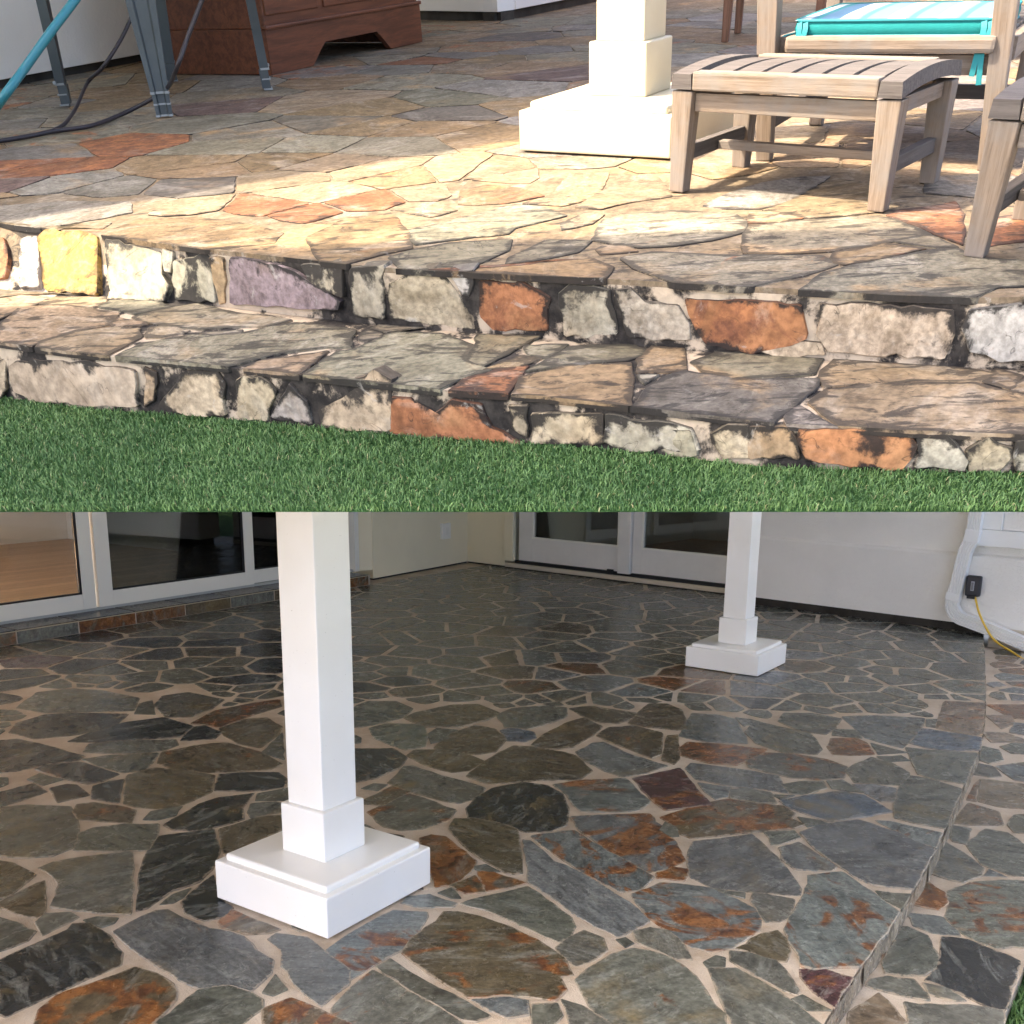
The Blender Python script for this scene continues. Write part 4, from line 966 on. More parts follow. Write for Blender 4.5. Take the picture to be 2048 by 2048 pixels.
# upright stones of the two risers
TR_R1 = parse('''
P1 r 6 -60,430 20,440 38,500 30,640 -60,680
P1 g 0 115,450 205,430 225,700 115,700
P1 y 1 225,425 270,395 480,403 535,430 552,748 245,708
P1 e 3 602,445 740,482 875,512 885,625 930,685 915,778 622,758 604,640
P1 g 0 905,500 955,515 945,610 915,605
P1 e 0 972,560 1145,525 1195,778 972,768
P1 o 2 1160,550 1238,550 1245,775 1215,785
P1 p 0 1280,540 1440,560 1620,612 1870,775 1855,825 1282,795
P1 e 0 1670,580 1890,570 1890,755 1730,690
P2 e 0 12,602 185,592 190,868 22,848
P2 t 3 228,682 320,642 460,612 530,662 605,760 675,858 685,925 450,896 232,868
P2 w 0 552,622 678,612 658,738 622,728
P2 r 6 722,672 910,692 940,672 1105,760 1085,935 800,926 732,858
P2 e 0 1162,740 1222,692 1340,702 1428,722 1474,950 1192,962
P2 e 0 1472,722 1560,712 1640,790 1800,802 1862,895 1872,985 1545,970
P3 r 7 72,768 380,782 690,802 726,955 716,985 560,1030 430,1060 192,1012 132,928
P3 t 0 470,1050 600,1000 800,1008 825,1070 600,1090
P3 t 2 802,958 822,792 1000,792 1390,822 1528,832 1536,955 1478,1090 1150,1070 862,1052
P3 w 4 1602,928 1642,832 1740,822 1900,802 2040,850 2040,1080 1800,1100 1642,1045
''')
TR_R2 = parse('''
P4 t 1 62,422 102,394 480,394 560,424 742,444 764,636 500,634 200,606 92,556
P4 t 1 -80,400 28,384 36,536 0,590 -80,590
P4 t 0 885,636 1032,455 1198,455 1240,522 1244,684 1050,684
P4 o 1 800,434 866,464 856,596 804,634
P4 t 3 1314,502 1440,484 1524,560 1474,712 1322,694
P4 g 0 1504,696 1562,602 1602,524 1692,620 1722,732
P4 t 3 1764,658 1900,524 2100,428 2152,504 2152,768 1782,752
P5 r 3 244,482 356,492 420,616 560,502 716,522 776,640 950,732 700,722 234,674
P5 t 1 884,534 980,534 974,696 904,640
P5 t 0 1014,574 1130,574 1386,574 1390,732 1004,732
P5 e 0 1424,574 1760,624 1876,654 1924,770 1562,770 1414,722
P6 e 0 -90,564 86,584 126,712 -76,712
P6 t 0 214,602 300,555 404,555 404,722 282,722 234,650
P6 o 2 424,564 618,564 674,642 684,732 424,732
P6 r 4 694,642 704,574 850,574 1276,604 1332,662 1244,790 900,752 742,732
P6 e 0 1354,594 1496,604 1612,740 1592,790 1344,780
P6 t 0 1624,692 1738,624 1852,682 1842,736 1784,800 1642,800
P6 e 0 1894,644 2040,654 2040,830 1894,790
''')
def on_riser(u, v, ct, cb, zt, zb_):
    lo, hi = -.15, 1.15
    def g(t):
        P = PA(u, v, zt+(zb_-zt)*t); return P[1]-(yc(ct, P[0])*(1-t)+yc(cb, P[0])*t), P
    for _ in range(40):
        m = (lo+hi)/2
        if g(m)[0] > 0: hi = m
        else: lo = m
    return g((lo+hi)/2)[1]
def upright(name, P3, parent, mat, col, rust, proud=.0040, bev=.0018):
    P3 = [np.array(p) for p in P3]; c = np.mean(P3, 0); P3 = [p+(p-c)/np.linalg.norm(p-c)*.005 for p in P3]; a, b = P3[0], P3[len(P3)//2]
    nr = np.zeros(3)
    for i in range(len(P3)): p, q = P3[i], P3[(i+1) % len(P3)]; nr += np.cross(p, q)
    nr /= np.linalg.norm(nr); nr = nr if nr[1] < 0 else -nr
    X = np.cross(np.array([0, 0, 1.]), nr); X /= np.linalg.norm(X); Y = np.cross(nr, X); c = np.mean(P3, 0)
    ring2 = ring_refine(ccw([np.array([(p-c) @ X, (p-c) @ Y]) for p in P3]), .018, .0022, .05)
    base = [c+X*q[0]+Y*q[1] for q in ring2]; n = len(base); V = []
    tx, ty = rng.normal(0, .02, 2)
    for (k, h) in ((0, -.03), (0, proud-bev), (1, proud), (9, proud)):
        for p, q in zip(base, ring2):
            d = c-p; L = np.linalg.norm(d); V.append(p+d/L*(bev*k if k < 5 else min(.016, .4*L))+nr*(h+(tx*q[0]+ty*q[1] if k else 0)))
    V.append(c+nr*(proud+.0012)); Fc = [(3*n+i, 3*n+(i+1) % n, 4*n) for i in range(n)]
    for r in (0, 1, 2):
        for i in range(n): j = (i+1) % n; Fc.append((r*n+i, r*n+j, (r+1)*n+j, (r+1)*n+i))
    if np.dot(np.cross(V[1]-V[0], V[n]-V[0]), V[0]-c) < 0: Fc = [f[::-1] for f in Fc]
    o = mk(name, V, Fc, mat, parent); rim_attr(o, n); k_ = rng.uniform(.9, 1.12); o.color = (*[x*k_*rng.uniform(.97, 1.03) for x in col], rust); return o
for t, r, P in TR_R1: upright('riser_stone', [on_riser(u, v, TOPC, BOTC, 0, Z1) for u, v in P], terrace, M_DRY, RIS[t], r)
zl_ = -.215
for t, r, P in TR_R2: upright('riser_stone', [on_riser(u, v, FRC, FRC, Z1, zl_) for u, v in P], gstep, M_DRY, RIS[t], r)

# the risers run on beyond the picture on both sides
def more_riser(x0, x1, ct, cb, zt, zf, parent):
    x = x0
    while x < x1:
        w_ = rng.uniform(.10, .22); xa, xb = x+.006, min(x+w_, x1)-.006; Q = []
        for px, t in ((xa, .10), (xb, .08), (xb+rng.normal(0, .008), .92), (xa+rng.normal(0, .008), .90)):
            zb2 = zf(px) if callable(zf) else zf; Q.append((px, yc(ct, px)*(1-t)+yc(cb, px)*t, zt+(zb2-zt)*t))
        upright('riser_stone', Q, parent, M_DRY, RIS['etgotre'[rng.integers(7)]], rng.choice([0, .1, .3, .5])); x += w_
more_riser(.88, 1.85, TOPC, BOTC, 0, Z1, terrace); more_riser(-2.6, -1.16, TOPC, BOTC, 0, Z1, terrace)
more_riser(.80, 1.85, FRC, FRC, Z1, lambda x: lawn_z(x)-.004, gstep); more_riser(-2.6, -1.04, FRC, FRC, Z1, lambda x: lawn_z(max(x, -1.6))-.004, gstep)
# lawn with its front edge, resting on the porch ceiling of the lower place
def lip(u):
    z = -.21
    for _ in range(6): p = PA(u, 1024, z); z = lawn_z(p[0])
    return PA(u, 1024, z)
l0, l1 = lip(0), lip(2048); ld = (l1-l0)/np.linalg.norm(l1-l0)
LA, LB = l0-ld*5.5, l1+ld*1.15
LB2 = np.array([3.65, 7.4, 0]); LB3 = np.array([2.35, 10.65, 0]); back_y = 14.6
KN = l0-ld*.16                     # left of here, out of view, the lawn juts forward to shade the patio
front = [LA+np.array([0, -.9, 0]), LA*.5+KN*.5+np.array([0, -.9, 0]), KN+np.array([-.75, -.72, 0]), KN+np.array([-.25, -.42, 0]), KN]+[KN+(LB-KN)*i/12 for i in range(1, 13)]; nx = len(front)-1
def lz(p): return (p[0], p[1], lawn_z(p[0]) if p[0] > -1.6 else lawn_z(-1.6))
lawn = mk('lawn', [lz(p) for p in front]+[lz((p[0]-(.1 if p[0] > 0 else 0), max(p[1]+1.2, 3.0 if p[0] > -1.5 else 5.5))) for p in front], [(i, i+1, nx+2+i, nx+1+i) for i in range(nx)], M_SOIL); tag(lawn, kind='structure')
hb = np.array([-ld[1], ld[0], 0])
cv = [(p[0]+hb[0]*.022, p[1]+hb[1]*.022, lz(p)[2]-.004) for p in front]
n1_ = len(cv)
V = cv+[(p[0]+hb[0]*.30, p[1]+hb[1]*.30, -.305) for p in front]+[(LB2[0], LB2[1], -.305), (LB3[0], LB3[1], -.305), (LA[0], back_y, -.305)]
V += [(p[0]+hb[0]*.30, p[1]+hb[1]*.30, -.282) for p in front]+[(LB2[0], LB2[1], -.284), (LB3[0], LB3[1], -.285), (LA[0], back_y, -.285)]
o1, o2 = n1_, n1_+n1_+3
Fc = [(i, i+1, o1+i+1, o1+i) for i in range(n1_-1)]
und = list(range(o1, o1+n1_+3)); top_ = list(range(o2, o2+n1_+3))
Fc.append(tuple(und[::-1])); Fc.append(tuple(top_))
Fc += [(und[n1_-1+k], und[(n1_+k) % len(und)], top_[(n1_+k) % len(top_)], top_[n1_-1+k]) for k in range(3)]
Fc += [(und[-1], und[0], top_[0], top_[-1]), (0, o1, o2), (n1_-1, o2+n1_-1, o1+n1_-1)]
Fc += [(i, o2+i, o2+i+1, i+1) for i in range(n1_-1)]
ceil_ = mk('porch_ceiling', V, Fc, M_WHITEWALL); tag(ceil_, kind='structure')

def blades(name, pts, zs, hgt, lean, mat, M=None, up=(0, 0, 1), wid=.0011):
    """one mesh of bent tapering blades"""
    n = len(pts); ang = rng.uniform(0, 2*math.pi, n); h = hgt*rng.uniform(.55, 1.25, n); w = wid*rng.uniform(.7, 1.4, n)
    la = rng.uniform(0, 2*math.pi, n); lm = h*rng.uniform(.1, .75, n)*lean
    dx, dy = np.cos(ang)*w, np.sin(ang)*w; lx, ly = np.cos(la)*lm, np.sin(la)*lm
    V = np.empty((n, 5, 3)); x, y = pts[:, 0], pts[:, 1]
    V[:, 0] = np.stack([x-dx, y-dy, zs], 1); V[:, 1] = np.stack([x+dx, y+dy, zs], 1)
    V[:, 2] = np.stack([x-dx*.8+lx*.35, y-dy*.8+ly*.35, zs+h*.6], 1); V[:, 3] = np.stack([x+dx*.8+lx*.35, y+dy*.8+ly*.35, zs+h*.6], 1)
    V[:, 4] = np.stack([x+lx, y+ly, zs+h*.95-lm*.25], 1)
    me = bpy.data.meshes.new(name); me.vertices.add(n*5); me.vertices.foreach_set('co', V.ravel())
    base = np.arange(n)[:, None]*5
    tri = np.concatenate([base+np.array([0, 1, 3]), base+np.array([0, 3, 2]), base+np.array([2, 3, 4])], 1).reshape(-1, 3)
    me.loops.add(tri.size); me.loops.foreach_set('vertex_index', tri.ravel().astype(np.int32))
    me.polygons.add(len(tri)); me.polygons.foreach_set('loop_start', np.arange(0, tri.size, 3, dtype=np.int32))
    at = me.attributes.new('tint', 'FLOAT', 'POINT'); at.data.foreach_set('value', np.repeat(rng.uniform(0, 1, n), 5))
    me.update(calc_edges=True); me.validate(); me.materials.append(mat)
    o = bpy.data.objects.new(name, me); COL.objects.link(o)
    if M is not None: o.matrix_world = M
    return o
N = 330000
q = np.stack([rng.uniform(-2.6, 1.85, N), rng.uniform(0, 1, N)], 1)
yl = np.interp(q[:, 0], [l0[0]-ld[0]*3, l1[0]+ld[0]*3], [l0[1]-ld[1]*3, l1[1]+ld[1]*3]); yf = np.interp(q[:, 0], [c[0] for c in FRC], [c[1] for c in FRC])
q[:, 1] = yl+.0015+(yf-.004-yl)*q[:, 1]
keep = (yf-yl > .05) & (rng.uniform(0, 1, N) < np.clip((yf-yl)/.75, .1, 1.1)); q = q[keep]
gz_ = -.203+.033*np.maximum(q[:, 0], -1.6)
gr = blades('grass', q, gz_-.001, .0115, 1.3, M_GRASS, wid=.00085); tag(gr, 'short green lawn grass in front of the stone steps', 'grass', kind='stuff')
# lower garden ground and its corner of grass
hill = mk('hillside_lawn', [(-40, .55, -.225), (40, .55, -.225), (40, 45, -.225), (-40, 45, -.225)], [(0, 1, 2, 3)], plain('turf', (.045, .10, .03), .9, .2, 50, .8, .5, dist=.02), None, MB); tag(hill, kind='structure')
N = 26000; k = rng.integers(2, len(OUTER)-1, N); f_ = rng.uniform(0, 1, N)[:, None]
base = OUTER[k]*(1-f_)+OUTER[np.minimum(k+1, len(OUTER)-1)]*f_; nn = np.array([edge_nrm(i, OUTER) for i in range(len(OUTER))])[k]
q = base+nn*(rng.uniform(.006, .5, N)[:, None]); q = q[(q[:, 1] < 4) & (q[:, 1] > 1.6)]
turf = prism('lawn', [*[tuple(p+edge_nrm(i, OUTER)*.002) for i, p in enumerate(OUTER[2:-1], 2)], *[tuple(p+edge_nrm(i, OUTER)*1.2) for i, p in list(enumerate(OUTER[2:-1], 2))[::-1]]], -.222, -.105, M_SOIL, None, MB); tag(turf, kind='structure')
g2 = blades('grass', q, np.full(len(q), -.106), .03, 1.0, M_GRASS, MB, wid=.0018); tag(g2, 'strip of dark green grass beside the slate step', 'grass', kind='stuff')

# ------------------------------------------------------------------ upper place: house walls and roof
def up_wall(name, a, b, z0, z1, thick, mat, label, parent=None):
    a = np.array(a[:2]); b = np.array(b[:2]); d = (b-a)/np.linalg.norm(b-a); n = np.array([d[1], -d[0]])
    if n @ (-(a+b)/2) < 0: n = -n
    e = empty(name, T(a[0], a[1], 0)); tag(e, label, 'wall'); o = np.array([a[0], a[1]])
    up_box('render', a-o, b-o, z0, z1, -thick, 0, n, mat, e, .004); up_box('base_gap_shade', a-o, b-o, -.008, z0-.002, -thick, -.03, n, M_DARKGAP, e, 0)  # dark strip puts the shade of the gap under the wall into colour
    return e
wa_, wb_ = PA(0, 179), PA(283, 125); dW = (wb_-wa_)/np.linalg.norm(wb_-wa_)
up_wall('house_wall', wa_-dW*2.2, wb_+dW*2.0, .035, 2.28, .15, M_WHITEWALL, 'plain white house wall at upper left behind the metal chair')
pa_, pb2, pc_, pd_ = PA(845, 40), PA(996, 43.5), PA(1031, 38), PA(1189, 5)
dP = (pb2-pa_)/np.linalg.norm(pb2-pa_)
up_wall('house_wall', pa_-dP*1.2, pb2, .05, 2.28, .15, M_WHITEWALL, 'white pier face just right of the wooden chest')
dQ = (pd_-pc_)/np.linalg.norm(pd_-pc_)
up_wall('house_wall', pb2+(pc_-pb2)*.02, pc_, .05, 2.28, .12, M_WHITEWALL, 'narrow return of the white pier beside the chest')
up_wall('house_wall', pc_+dQ*.01, pd_+dQ*4.2, .05, 2.28, .15, M_WHITEWALL, 'long cream wall receding behind the sunlit column')
up_wall('house_wall', (3.55, 7.5), (2.3, 10.4), .0, 2.28, .15, M_BROWN, 'unseen dark wall added to darken the back of the covered terrace')  # added out of view to keep the terrace back dark
S1, S2 = PA(0, 440), PA(1475, 205)  # wanted shade line on the floor; the added, unseen roof's edge follows it
dS = (S2-S1)/np.linalg.norm(S2-S1); kz = 2.30/TO_SUN[2]; off = TO_SUN*kz
e0 = S1-dS*3.0+off; e1 = S2+dS*3.4+off; bk = np.array([-dS[1], dS[0], 0])
if bk[1] < 0: bk = -bk
rf_ = prism('added_roof', [tuple(e0[:2]), tuple(e1[:2]), tuple((e1+bk*9)[:2]), tuple((e0+bk*9)[:2])], 2.30, 2.42, M_WHITEWALL); tag(rf_, 'unseen white flat roof added to shade the back of the upper terrace', 'roof')

# unseen canopy added to shade the steps, leaving a sun strip beside the roof
cz = 2.36; oc_ = TO_SUN*(cz/TO_SUN[2]); ca, cb_ = np.array([-1.3, 2.42]), np.array([1.3, 2.15]); cd_ = (cb_-ca)/np.linalg.norm(cb_-ca)
q0, q1 = ca-cd_*2.0+oc_[:2], cb_+cd_*2.2+oc_[:2]
cn = prism('added_canopy', [tuple(q0), (q0[0], .75), (q1[0], .75), tuple(q1)], cz, cz+.05, M_WHITEWALL); tag(cn, 'unseen white canopy added to block light above the stone steps', 'canopy')

# ------------------------------------------------------------------ teak footstools
def footstool(label, M, w=.512, d=.349, h=.245):
    s = empty('footstool', M); tag(s, label, 'footstool', 'teak footstools')
    lw, lb = .052, .035
    for sx in (-1, 1):
        for sy in (-1, 1):
            x, y = sx*(w/2-lw/2), sy*(d/2-lw/2); xb, yb = sx*(w/2-lb/2-.004), sy*(d/2-lb/2-.004)
            beam('leg', (xb, yb, -.001), (x, y, h-.036), lb, lb, M_TEAK, s, (0, 1, 0), .003, (lw/lb*.96, lw/lb*.9))
    def arch(t): return .013*(1-(2*t-1)**2)
    def arched(name, x0, x1, y0, y1, zb, th, mat):
        n = 10; V = []; Fc = []
        for i in range(n+1):
            t = i/n; y = y0+(y1-y0)*t; tt = (y+d/2)/d; z = zb+arch(min(1, max(0, tt)))
            V += [(x0, y, z), (x1, y, z), (x1-.003, y, z+th), (x0+.003, y, z+th)]
        for i in range(n):
            a = i*4
            for j in range(4): k = (j+1) % 4; Fc.append((a+j, a+4+j, a+4+k, a+k))
        Fc += [(0, 1, 2, 3), (n*4+3, n*4+2, n*4+1, n*4)]
        return mk(name, V, Fc, mat, s)
    rw = .050
    arched('side_rail', -w/2, -w/2+rw, -d/2, d/2, h-.032, .029, M_TEAK_TOP); arched('side_rail', w/2-rw, w/2, -d/2, d/2, h-.032, .029, M_TEAK_TOP)
    beam('front_rail', (-w/2+rw+.001, -d/2+.019, h-.016), (w/2-rw-.001, -d/2+.019, h-.016), .038, .036, M_TEAK, s, bevel=.004)
    beam('back_rail', (-w/2+rw+.001, d/2-.019, h-.016), (w/2-rw-.001, d/2-.019, h-.016), .038, .036, M_TEAK, s, bevel=.004)
    ns = 6; span = w-2*rw-.012; sw = span/ns
    for i in range(ns):
        x = -span/2+i*sw; arched('slat', x+.003, x+sw-.003, -d/2+.040, d/2-.040, h-.026, .018, M_TEAK_TOP)
    for sy in (-1, 1): beam('apron', (-w/2+lw, sy*(d/2-.026), h-.058), (w/2-lw, sy*(d/2-.026), h-.058), .018, .036, M_TEAK, s)
    for sx in (-1, 1):
        beam('side_apron', (sx*(w/2-.026), -d/2+lw, h-.052), (sx*(w/2-.026), d/2-lw, h-.052), .018, .03, M_TEAK, s)
        beam('stretcher', (sx*(w/2-.026), -d/2+.045, .078), (sx*(w/2-.026), d/2-.045, .078), .022, .030, M_TEAK_TOP, s)
    beam('cross_stretcher', (-w/2+.040, 0, .074), (w/2-.040, 0, .074), .026, .018, M_TEAK, s)
    return s
footstool('weathered teak footstool standing in full view beside the sunlit column', T(.7344, 2.6204, .002, -.6713), .5145, .353, .2389)
R2 = -.66; fl = PA(1949, 512); v2 = np.array([math.cos(R2), math.sin(R2)]); w2 = np.array([-math.sin(R2), math.cos(R2)])
cs = fl[:2]+v2*(.512/2-.02)+w2*(.349/2-.02)
footstool('teak footstool cut off by the right edge of the picture', T(cs[0], cs[1], .002, R2), h=.252)

# ------------------------------------------------------------------ teak armchair with cushions
CR = -.50; cx = np.array([math.cos(CR), math.sin(CR)]); cy = np.array([-math.sin(CR), math.cos(CR)])
fl = PA(1527, 321)[:2]; CWD, CDP = .575, .58
cc = fl+cx*(CWD/2-.02)+cy*(CDP/2-.02)
chair = empty('armchair', T(cc[0], cc[1], 0.002, CR)); tag(chair, 'weathered teak armchair with a striped teal seat cushion', 'chair')
W2, D2 = CWD/2, CDP/2; SH = .268
for sx in (-1, 1):
    beam('front_leg', (sx*(W2-.022), -D2+.022, -.001), (sx*(W2-.026)-.035, -D2+.028, .47), .036, .040, M_TEAK, chair, (0, 1, 0), .003, (1.5, 1.35))
    beam('back_leg', (sx*(W2-.022), D2-.022, -.001), (sx*(W2-.024), D2+.10, .72), .036, .036, M_TEAK, chair, (0, 1, 0), .003, (1.1, 1.1))
    beam('side_rail', (sx*(W2-.026), -D2+.05, SH-.028), (sx*(W2-.026), D2-.02, SH-.036), .026, .046, M_TEAK, chair)
    beam('side_stretcher', (sx*(W2-.024), -D2+.04, .085), (sx*(W2-.024), D2-.03, .085), .022, .032, M_TEAK_TOP, chair)
    beam('arm', (sx*(W2-.024), -D2-.03, .485), (sx*(W2-.024), D2+.08, .485), .058, .026, M_TEAK, chair, bevel=.006)
beam('seat_edge', (-W2+.052, -D2+.016, SH-.016), (W2-.052, -D2+.016, SH-.016), .050, .034, M_TEAK, chair, bevel=.009)
beam('front_apron', (-W2+.050, -D2+.030, SH-.058), (W2-.050, -D2+.030, SH-.058), .020, .040, M_TEAK, chair)
beam('back_rail', (-W2+.045, D2-.025, SH-.035), (W2-.045, D2-.025, SH-.035), .024, .045, M_TEAK, chair)
beam('back_stretcher', (-W2+.045, D2-.022, .09), (W2-.045, D2-.022, .09), .022, .034, M_TEAK_TOP, chair)
for i in range(6):
    y = -D2+.075+i*.085; beam('seat_slat', (-W2+.042, y, SH-.012), (W2-.042, y, SH-.012), .064, .014, M_TEAK, chair)
for i in range(7):
    x = -W2+.09+i*(CWD-.18)/6; beam('back_slat', (x, D2-.005, SH+.06), (x, D2+.085, .66), .036, .014, M_TEAK, chair, (0, 1, 0))
beam('top_rail', (-W2+.045, D2+.095, .69), (W2-.045, D2+.095, .69), .024, .06, M_TEAK, chair)
def stripes():
    s = NT('striped_canvas'); sx = s.n('SeparateXYZ'); s.l(s.n('TexCoord').outputs['Object'], sx.inputs[0])
    u = s.math('FRACT', s.math('ADD', s.math('MULTIPLY', sx.outputs[0], 9.2), .15)); 
    c = s.mix(s.math('LESS_THAN', u, .36), (.10, .19, .29, 1), (.36, .43, .44, 1)); c = s.mix(s.math('LESS_THAN', s.math('ABSOLUTE', s.math('SUBTRACT', u, .50)), .07), c, (.05, .22, .24, 1))
    return s.fin(c, .85, s.bump(s.noise(s.n('TexCoord').outputs['Object'], 260, 2, .5), .2, .002), .2)
M_STRIPE = stripes()
def pattern():
    s = NT('patterned_canvas'); tc = s.n('TexCoord').outputs['Object']; sx = s.n('SeparateXYZ'); s.l(tc, sx.inputs[0])
    a = s.math('ABSOLUTE', s.math('SUBTRACT', s.math('FRACT', s.math('MULTIPLY', sx.outputs[0], 12.0)), .5)); b = s.math('ABSOLUTE', s.math('SUBTRACT', s.math('FRACT', s.math('MULTIPLY', sx.outputs[2], 12.0)), .5))
    r = s.math('FRACT', s.math('MULTIPLY', s.math('ADD', a, b), 4.0)); c = s.mix(s.math('LESS_THAN', r, .5), (.42, .45, .45, 1), (.26, .30, .32, 1)); return s.fin(c, .85, None, .2)
def cushion(name, size, M, label, top_mat, parts=True):
    c = empty(name, M); tag(c, label, 'cushion')
    sx, sy, sz = size; n = 14; V = []; Fc = []
    def prof(t): return min(1, (1-abs(2*t-1))*7)
    for z in (0, 1):
        for j in range(n+1):
            for i in range(n+1):
                u, v = i/n, j/n; puff = (1-(2*u-1)**4)*(1-(2*v-1)**4)*.006
                V.append(((u-.5)*sx, (v-.5)*sy, (sz+puff if z else -.0)))
    def idx(z, j, i): return z*(n+1)**2+j*(n+1)+i
    for j in range(n):
        for i in range(n):
            Fc.append((idx(1, j, i), idx(1, j, i+1), idx(1, j+1, i+1), idx(1, j+1, i)))
    mk('cover_top', V, Fc, top_mat, c, None, True)
    ring = [(math.copysign(sx/2-.022, a)+math.cos(t)*.022, math.copysign(sy/2-.022, b)+math.sin(t)*.022) for a, b, t0 in ((1, 1, 0), (-1, 1, 1), (-1, -1, 2), (1, -1, 3)) for t in [t0*math.pi/2+k*math.pi/10 for k in range(6)]]
    m = len(ring); V = []; Fc = []
    for kz, kr in ((0, .985), (.12, 1.0), (.5, 1.012), (.88, 1.0), (1.0, .985)):
        for x, y in ring: V.append((x*kr, y*kr, kz*sz))
    for r in range(4):
        for i in range(m): j = (i+1) % m; Fc.append((r*m+i, r*m+j, (r+1)*m+j, (r+1)*m+i))
    Fc.append(tuple(range(m-1, -1, -1)))
    mk('cover_side', V, Fc, M_TEAL, c, None, True)
    for z in (.002, sz-.001): sweep('piping', [(x*1.0, y*1.0, z) for x, y in ring+ring[:2]], circ(.0035, 6), M_TIE, c)
    if parts:
        for x in (-sx/2+.012, sx/2-.03):
            for dx in (0, .014):
                p = [(x+dx, -sy/2-.002, sz-.004), (x+dx+.003, -sy/2-.012, sz*.4), (x+dx*.6, -sy/2-.014, -.02), (x+dx*1.3-.004, -sy/2-.013, -.075-dx*1.2)]
                sweep('tie', smooth_path(p, 5), [(.006, .0012), (-.006, .0012), (-.006, -.0012), (.006, -.0012)], M_TIE, c, None, (0, -1, 0), smooth=False)
        p = [(sx/2-.01, sy/2-.06, -.002), (sx/2-.004, sy/2-.05, -.06), (sx/2-.012, sy/2-.055, -.14)]; sweep('tie', smooth_path(p, 5), [(.006, .0012), (-.006, .0012), (-.006, -.0012), (.006, -.0012)], M_TIE, c, None, (0, -1, 0), smooth=False)
        p = [(-sx/2+.0, -sy/2+.10, .004), (-sx/2-.03, -sy/2+.05, .0), (-sx/2-.052, -sy/2+.03, -.012)]; sweep('tie', smooth_path(p, 5), [(.006, .0012), (-.006, .0012), (-.006, -.0012), (.006, -.0012)], M_TIE, c, None, (0, 0, 1), smooth=False)
    return c
MC = T(cc[0], cc[1], 0.002, CR)
cushion('seat_cushion', (.452, .47, .034), MC @ T(.004, -.035, SH-.0035), 'teal seat cushion with blue and white striped top on the armchair', M_STRIPE)
cushion('back_cushion', (.44, .46, .06), MC @ Matrix.Translation((.004, D2-.02, SH+.30)) @ Matrix.Rotation(math.radians(81), 4, 'X'), 'pale grey patterned back cushion leaning on the armchair', pattern(), False)

# ------------------------------------------------------------------ metal chair, cables, hose
mf, ml, mr = PA(330, 236)[:2], PA(123, 213)[:2], PA(545, 180)[:2]; mb_ = ml+mr-mf; mc = (ml+mr)/2
mch = empty('metal_chair', T(mc[0], mc[1], .004)); tag(mch, 'blue grey steel chair with splayed channel legs at upper left', 'chair')
for k, p in enumerate((mf, ml, mr, mb_)):
    r = p-mc; rn = r/np.linalg.norm(r); side = np.array([-rn[1], rn[0]]); zt = .47; topk = .95
    lg = empty('leg', Matrix.Identity(4)); lg.parent = mch; lg.matrix_local = Matrix.Identity(4)
    def sect(name, z0, z1, w0, w1, th, inset, mat):
        V = []
        for z, w in ((z0, w0), (z1, w1)):
            c = r*(1+(topk-1)*z/zt)-rn*inset
            for a, b in ((-w/2, 0), (-w*.28, 0), (-w*.2, -.010), (w*.2, -.010), (w*.28, 0), (w/2, 0), (w/2, -.035), (-w/2, -.035)):
                q = c+side*a+rn*(b+th); V.append((q[0], q[1], z))
        n = 8; Fc = [(i, (i+1) % n, n+(i+1) % n, n+i) for i in range(n)]+[tuple(range(n-1, -1, -1)), tuple(range(n, 2*n))]
        return mk(name, V, Fc, mat, lg)
    sect('channel', .072, zt, .062, .115, 0, 0, M_STEEL)
    sect('ankle', .006, .070, .056, .060, -.004, 0, M_STEEL)
    sect('foot_band', .0, .0058, .060, .060, .002, 0, M_STEELPALE); sect('foot_band', .0705, .078, .066, .066, .003, 0, M_STEELPALE); sect('foot_band', .036, .041, .060, .060, .0015, 0, M_STEELPALE)
    if k in (1, 2):
        c = r*(1+(topk-1)*.07/zt); box('bolt', (.012, .012, .012), (c[0]+side[0]*.04, c[1]+side[1]*.04, .075), M_STEELPALE, lg, bevel=.003)
seat_r = [np.array(p)-mc for p in (mf, mr, mb_, ml)]
prism('seat', [tuple(p*.74) for p in seat_r], .47, .495, M_STEEL, mch)
for k in (2, 3):
    p = seat_r[k]*.70; beam('back_post', (p[0], p[1], .496), (p[0]*1.15, p[1]*1.15, .82), .03, .02, M_STEEL, mch)
p, q_ = seat_r[2]*.80, seat_r[3]*.80; beam('back_band', (p[0], p[1], .80), (q_[0], q_[1], .80), .02, .09, M_STEEL, mch)
def on(u, v, z=.012): return PA(u, v, z)
cb = smooth_path([on(-60, 290), on(0, 282), on(60, 272), on(110, 262), on(180, 252), on(240, 230), PA(300, 200, .05), PA(334, 176, .09), PAy(352, 140, 4.02), PAy(375, 75, 4.06), PAy(402, 5, 4.1), PAy(425, -60, 4.12)], 8)
cab = empty('power_cable', Matrix.Identity(4)); tag(cab, 'thin black cable looping from the floor up past the metal chair', 'cable')
sweep('strand', cb, circ(.0075, 8), M_CABLE, cab)
cb2 = smooth_path([on(100, 263), on(128, 248), PA(152, 215, .03), PA(175, 165, .08), PAy(205, 135, 4.62), PAy(240, 82, 4.66), PAy(262, 35, 4.7), PAy(280, -20, 4.72), PAy(290, -70, 4.74)], 8)
sweep('strand', cb2, circ(.0068, 8), M_CABLE, cab)
hs = sweep('garden_hose', smooth_path([PA(-120, 330, .012), PA(-60, 290, .014), PAy(0, 204, 3.55), PAy(50, 136, 3.62), PAy(100, 66, 3.70), PAy(150, 0, 3.8), PAy(200, -70, 3.9)], 8), circ(.0125, 10), M_TEALHOSE); tag(hs, 'teal garden hose slanting across the upper left corner', 'hose')

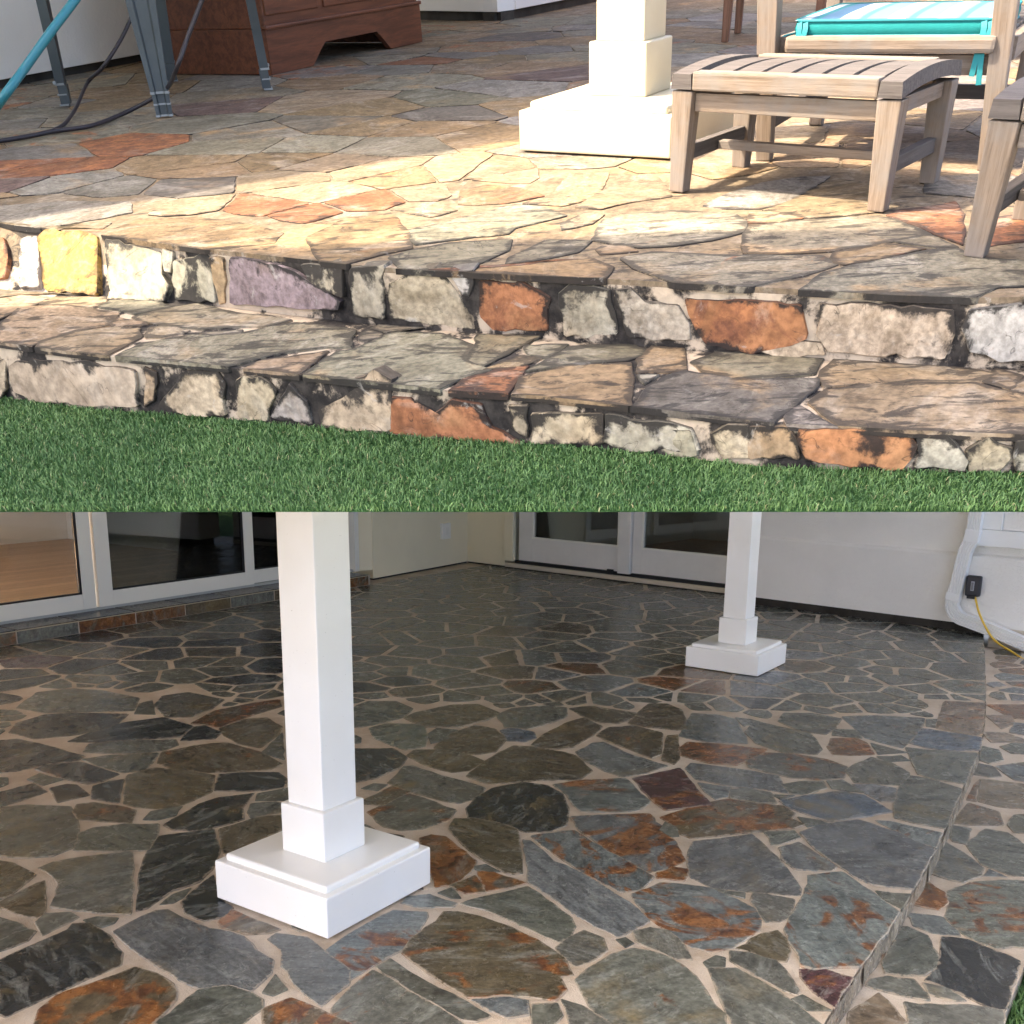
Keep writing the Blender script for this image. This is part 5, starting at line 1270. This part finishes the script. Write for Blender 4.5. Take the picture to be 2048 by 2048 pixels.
# ------------------------------------------------------------------ red-brown chest
c0, c1 = PA(545, 152)[:2], PA(845, 85)[:2]; dc = (c1-c0)/np.linalg.norm(c1-c0); dn = np.array([-dc[1], dc[0]]); Lc = np.linalg.norm(c1-c0); Dc = .70
chest = empty('chest', T(c0[0], c0[1], .004, math.atan2(dc[1], dc[0]))); tag(chest, 'red brown wooden chest with bracket feet by the white wall', 'chest')
# local: x along the visible side, y back
def bracket(name, L, x0=0, y=0, rot=0, th=.03, h=.17):
    pts = [(0, 0), (.24*L if L > .9 else .17, 0), (.30*L if L > .9 else .22, .06), (.33*L if L > .9 else .26, .085)]
    out = pts+[(L-a, b) for a, b in pts[::-1]]+[(L, h), (0, h)]
    n = len(out); V = [(a, 0, b) for a, b in out]+[(a, th, b) for a, b in out]
    Fc = [tuple(range(n)), tuple(range(2*n-1, n-1, -1))]+[(i, n+i, n+(i+1) % n, (i+1) % n) for i in range(n)]
    return mk(name, V, Fc, M_RED, chest, T(x0, y, 0, rot))
bracket('base_board', Lc); 
box('base_board', (.03, Dc-.032, .17), (.015, Dc/2+.017, .001), M_RED, chest)
box('base_board', (.03, Dc-.032, .17), (Lc-.015, Dc/2+.017, .001), M_RED, chest)
box('body', (Lc-.024, Dc-.02, .50), (Lc/2, Dc/2, .1715), M_RED, chest, bevel=.004)
box('moulding', (Lc+.012, .028, .016), (Lc/2, .004, .168), M_RED, chest, bevel=.005)
for i in range(3): box('side_panel', (Lc/3-.05, .012, .40), (Lc*(i+.5)/3, .008, .22), M_RED, chest, bevel=.004)
box('lid', (Lc+.03, Dc+.03, .03), (Lc/2, Dc/2, .673), M_RED, chest, bevel=.006)

# ------------------------------------------------------------------ furniture in the shade at the back
lp = PA(1450, 85)[:2]
dch = empty('dining_chair', T(lp[0], lp[1], .003, -.35)); tag(dch, 'dark brown wooden chair in the shade behind the column', 'chair')
for x, y, hh in ((0, 0, .42), (.42, 0, .42), (0, .40, .80), (.42, .40, .80)):
    beam('leg', (x, y, .0), (x+.01, y, hh), .032, .032, M_BROWN, dch, (0, 1, 0), .003, (1.7, 1.6))
box('seat', (.50, .48, .035), (.21, .2, .421), M_BROWN, dch, bevel=.006); beam('back_rail', (0, .40, .72), (.42, .40, .72), .02, .10, M_BROWN, dch)
oc = PA(2062, 150)[:2]+np.array([.25, .55])
ocb = empty('side_table', T(oc[0], oc[1], .003, -.4)); tag(ocb, 'orange brown wooden table partly hidden behind the armchair', 'table')
for x in (-.2, .2):
    for y in (-.2, .2): beam('leg', (x, y, 0), (x, y, .40), .04, .04, M_ORANGE, ocb, (0, 1, 0))
box('top', (.5, .5, .04), (0, 0, .401), M_ORANGE, ocb, bevel=.005); box('apron', (.44, .44, .16), (0, 0, .24), M_ORANGE, ocb)
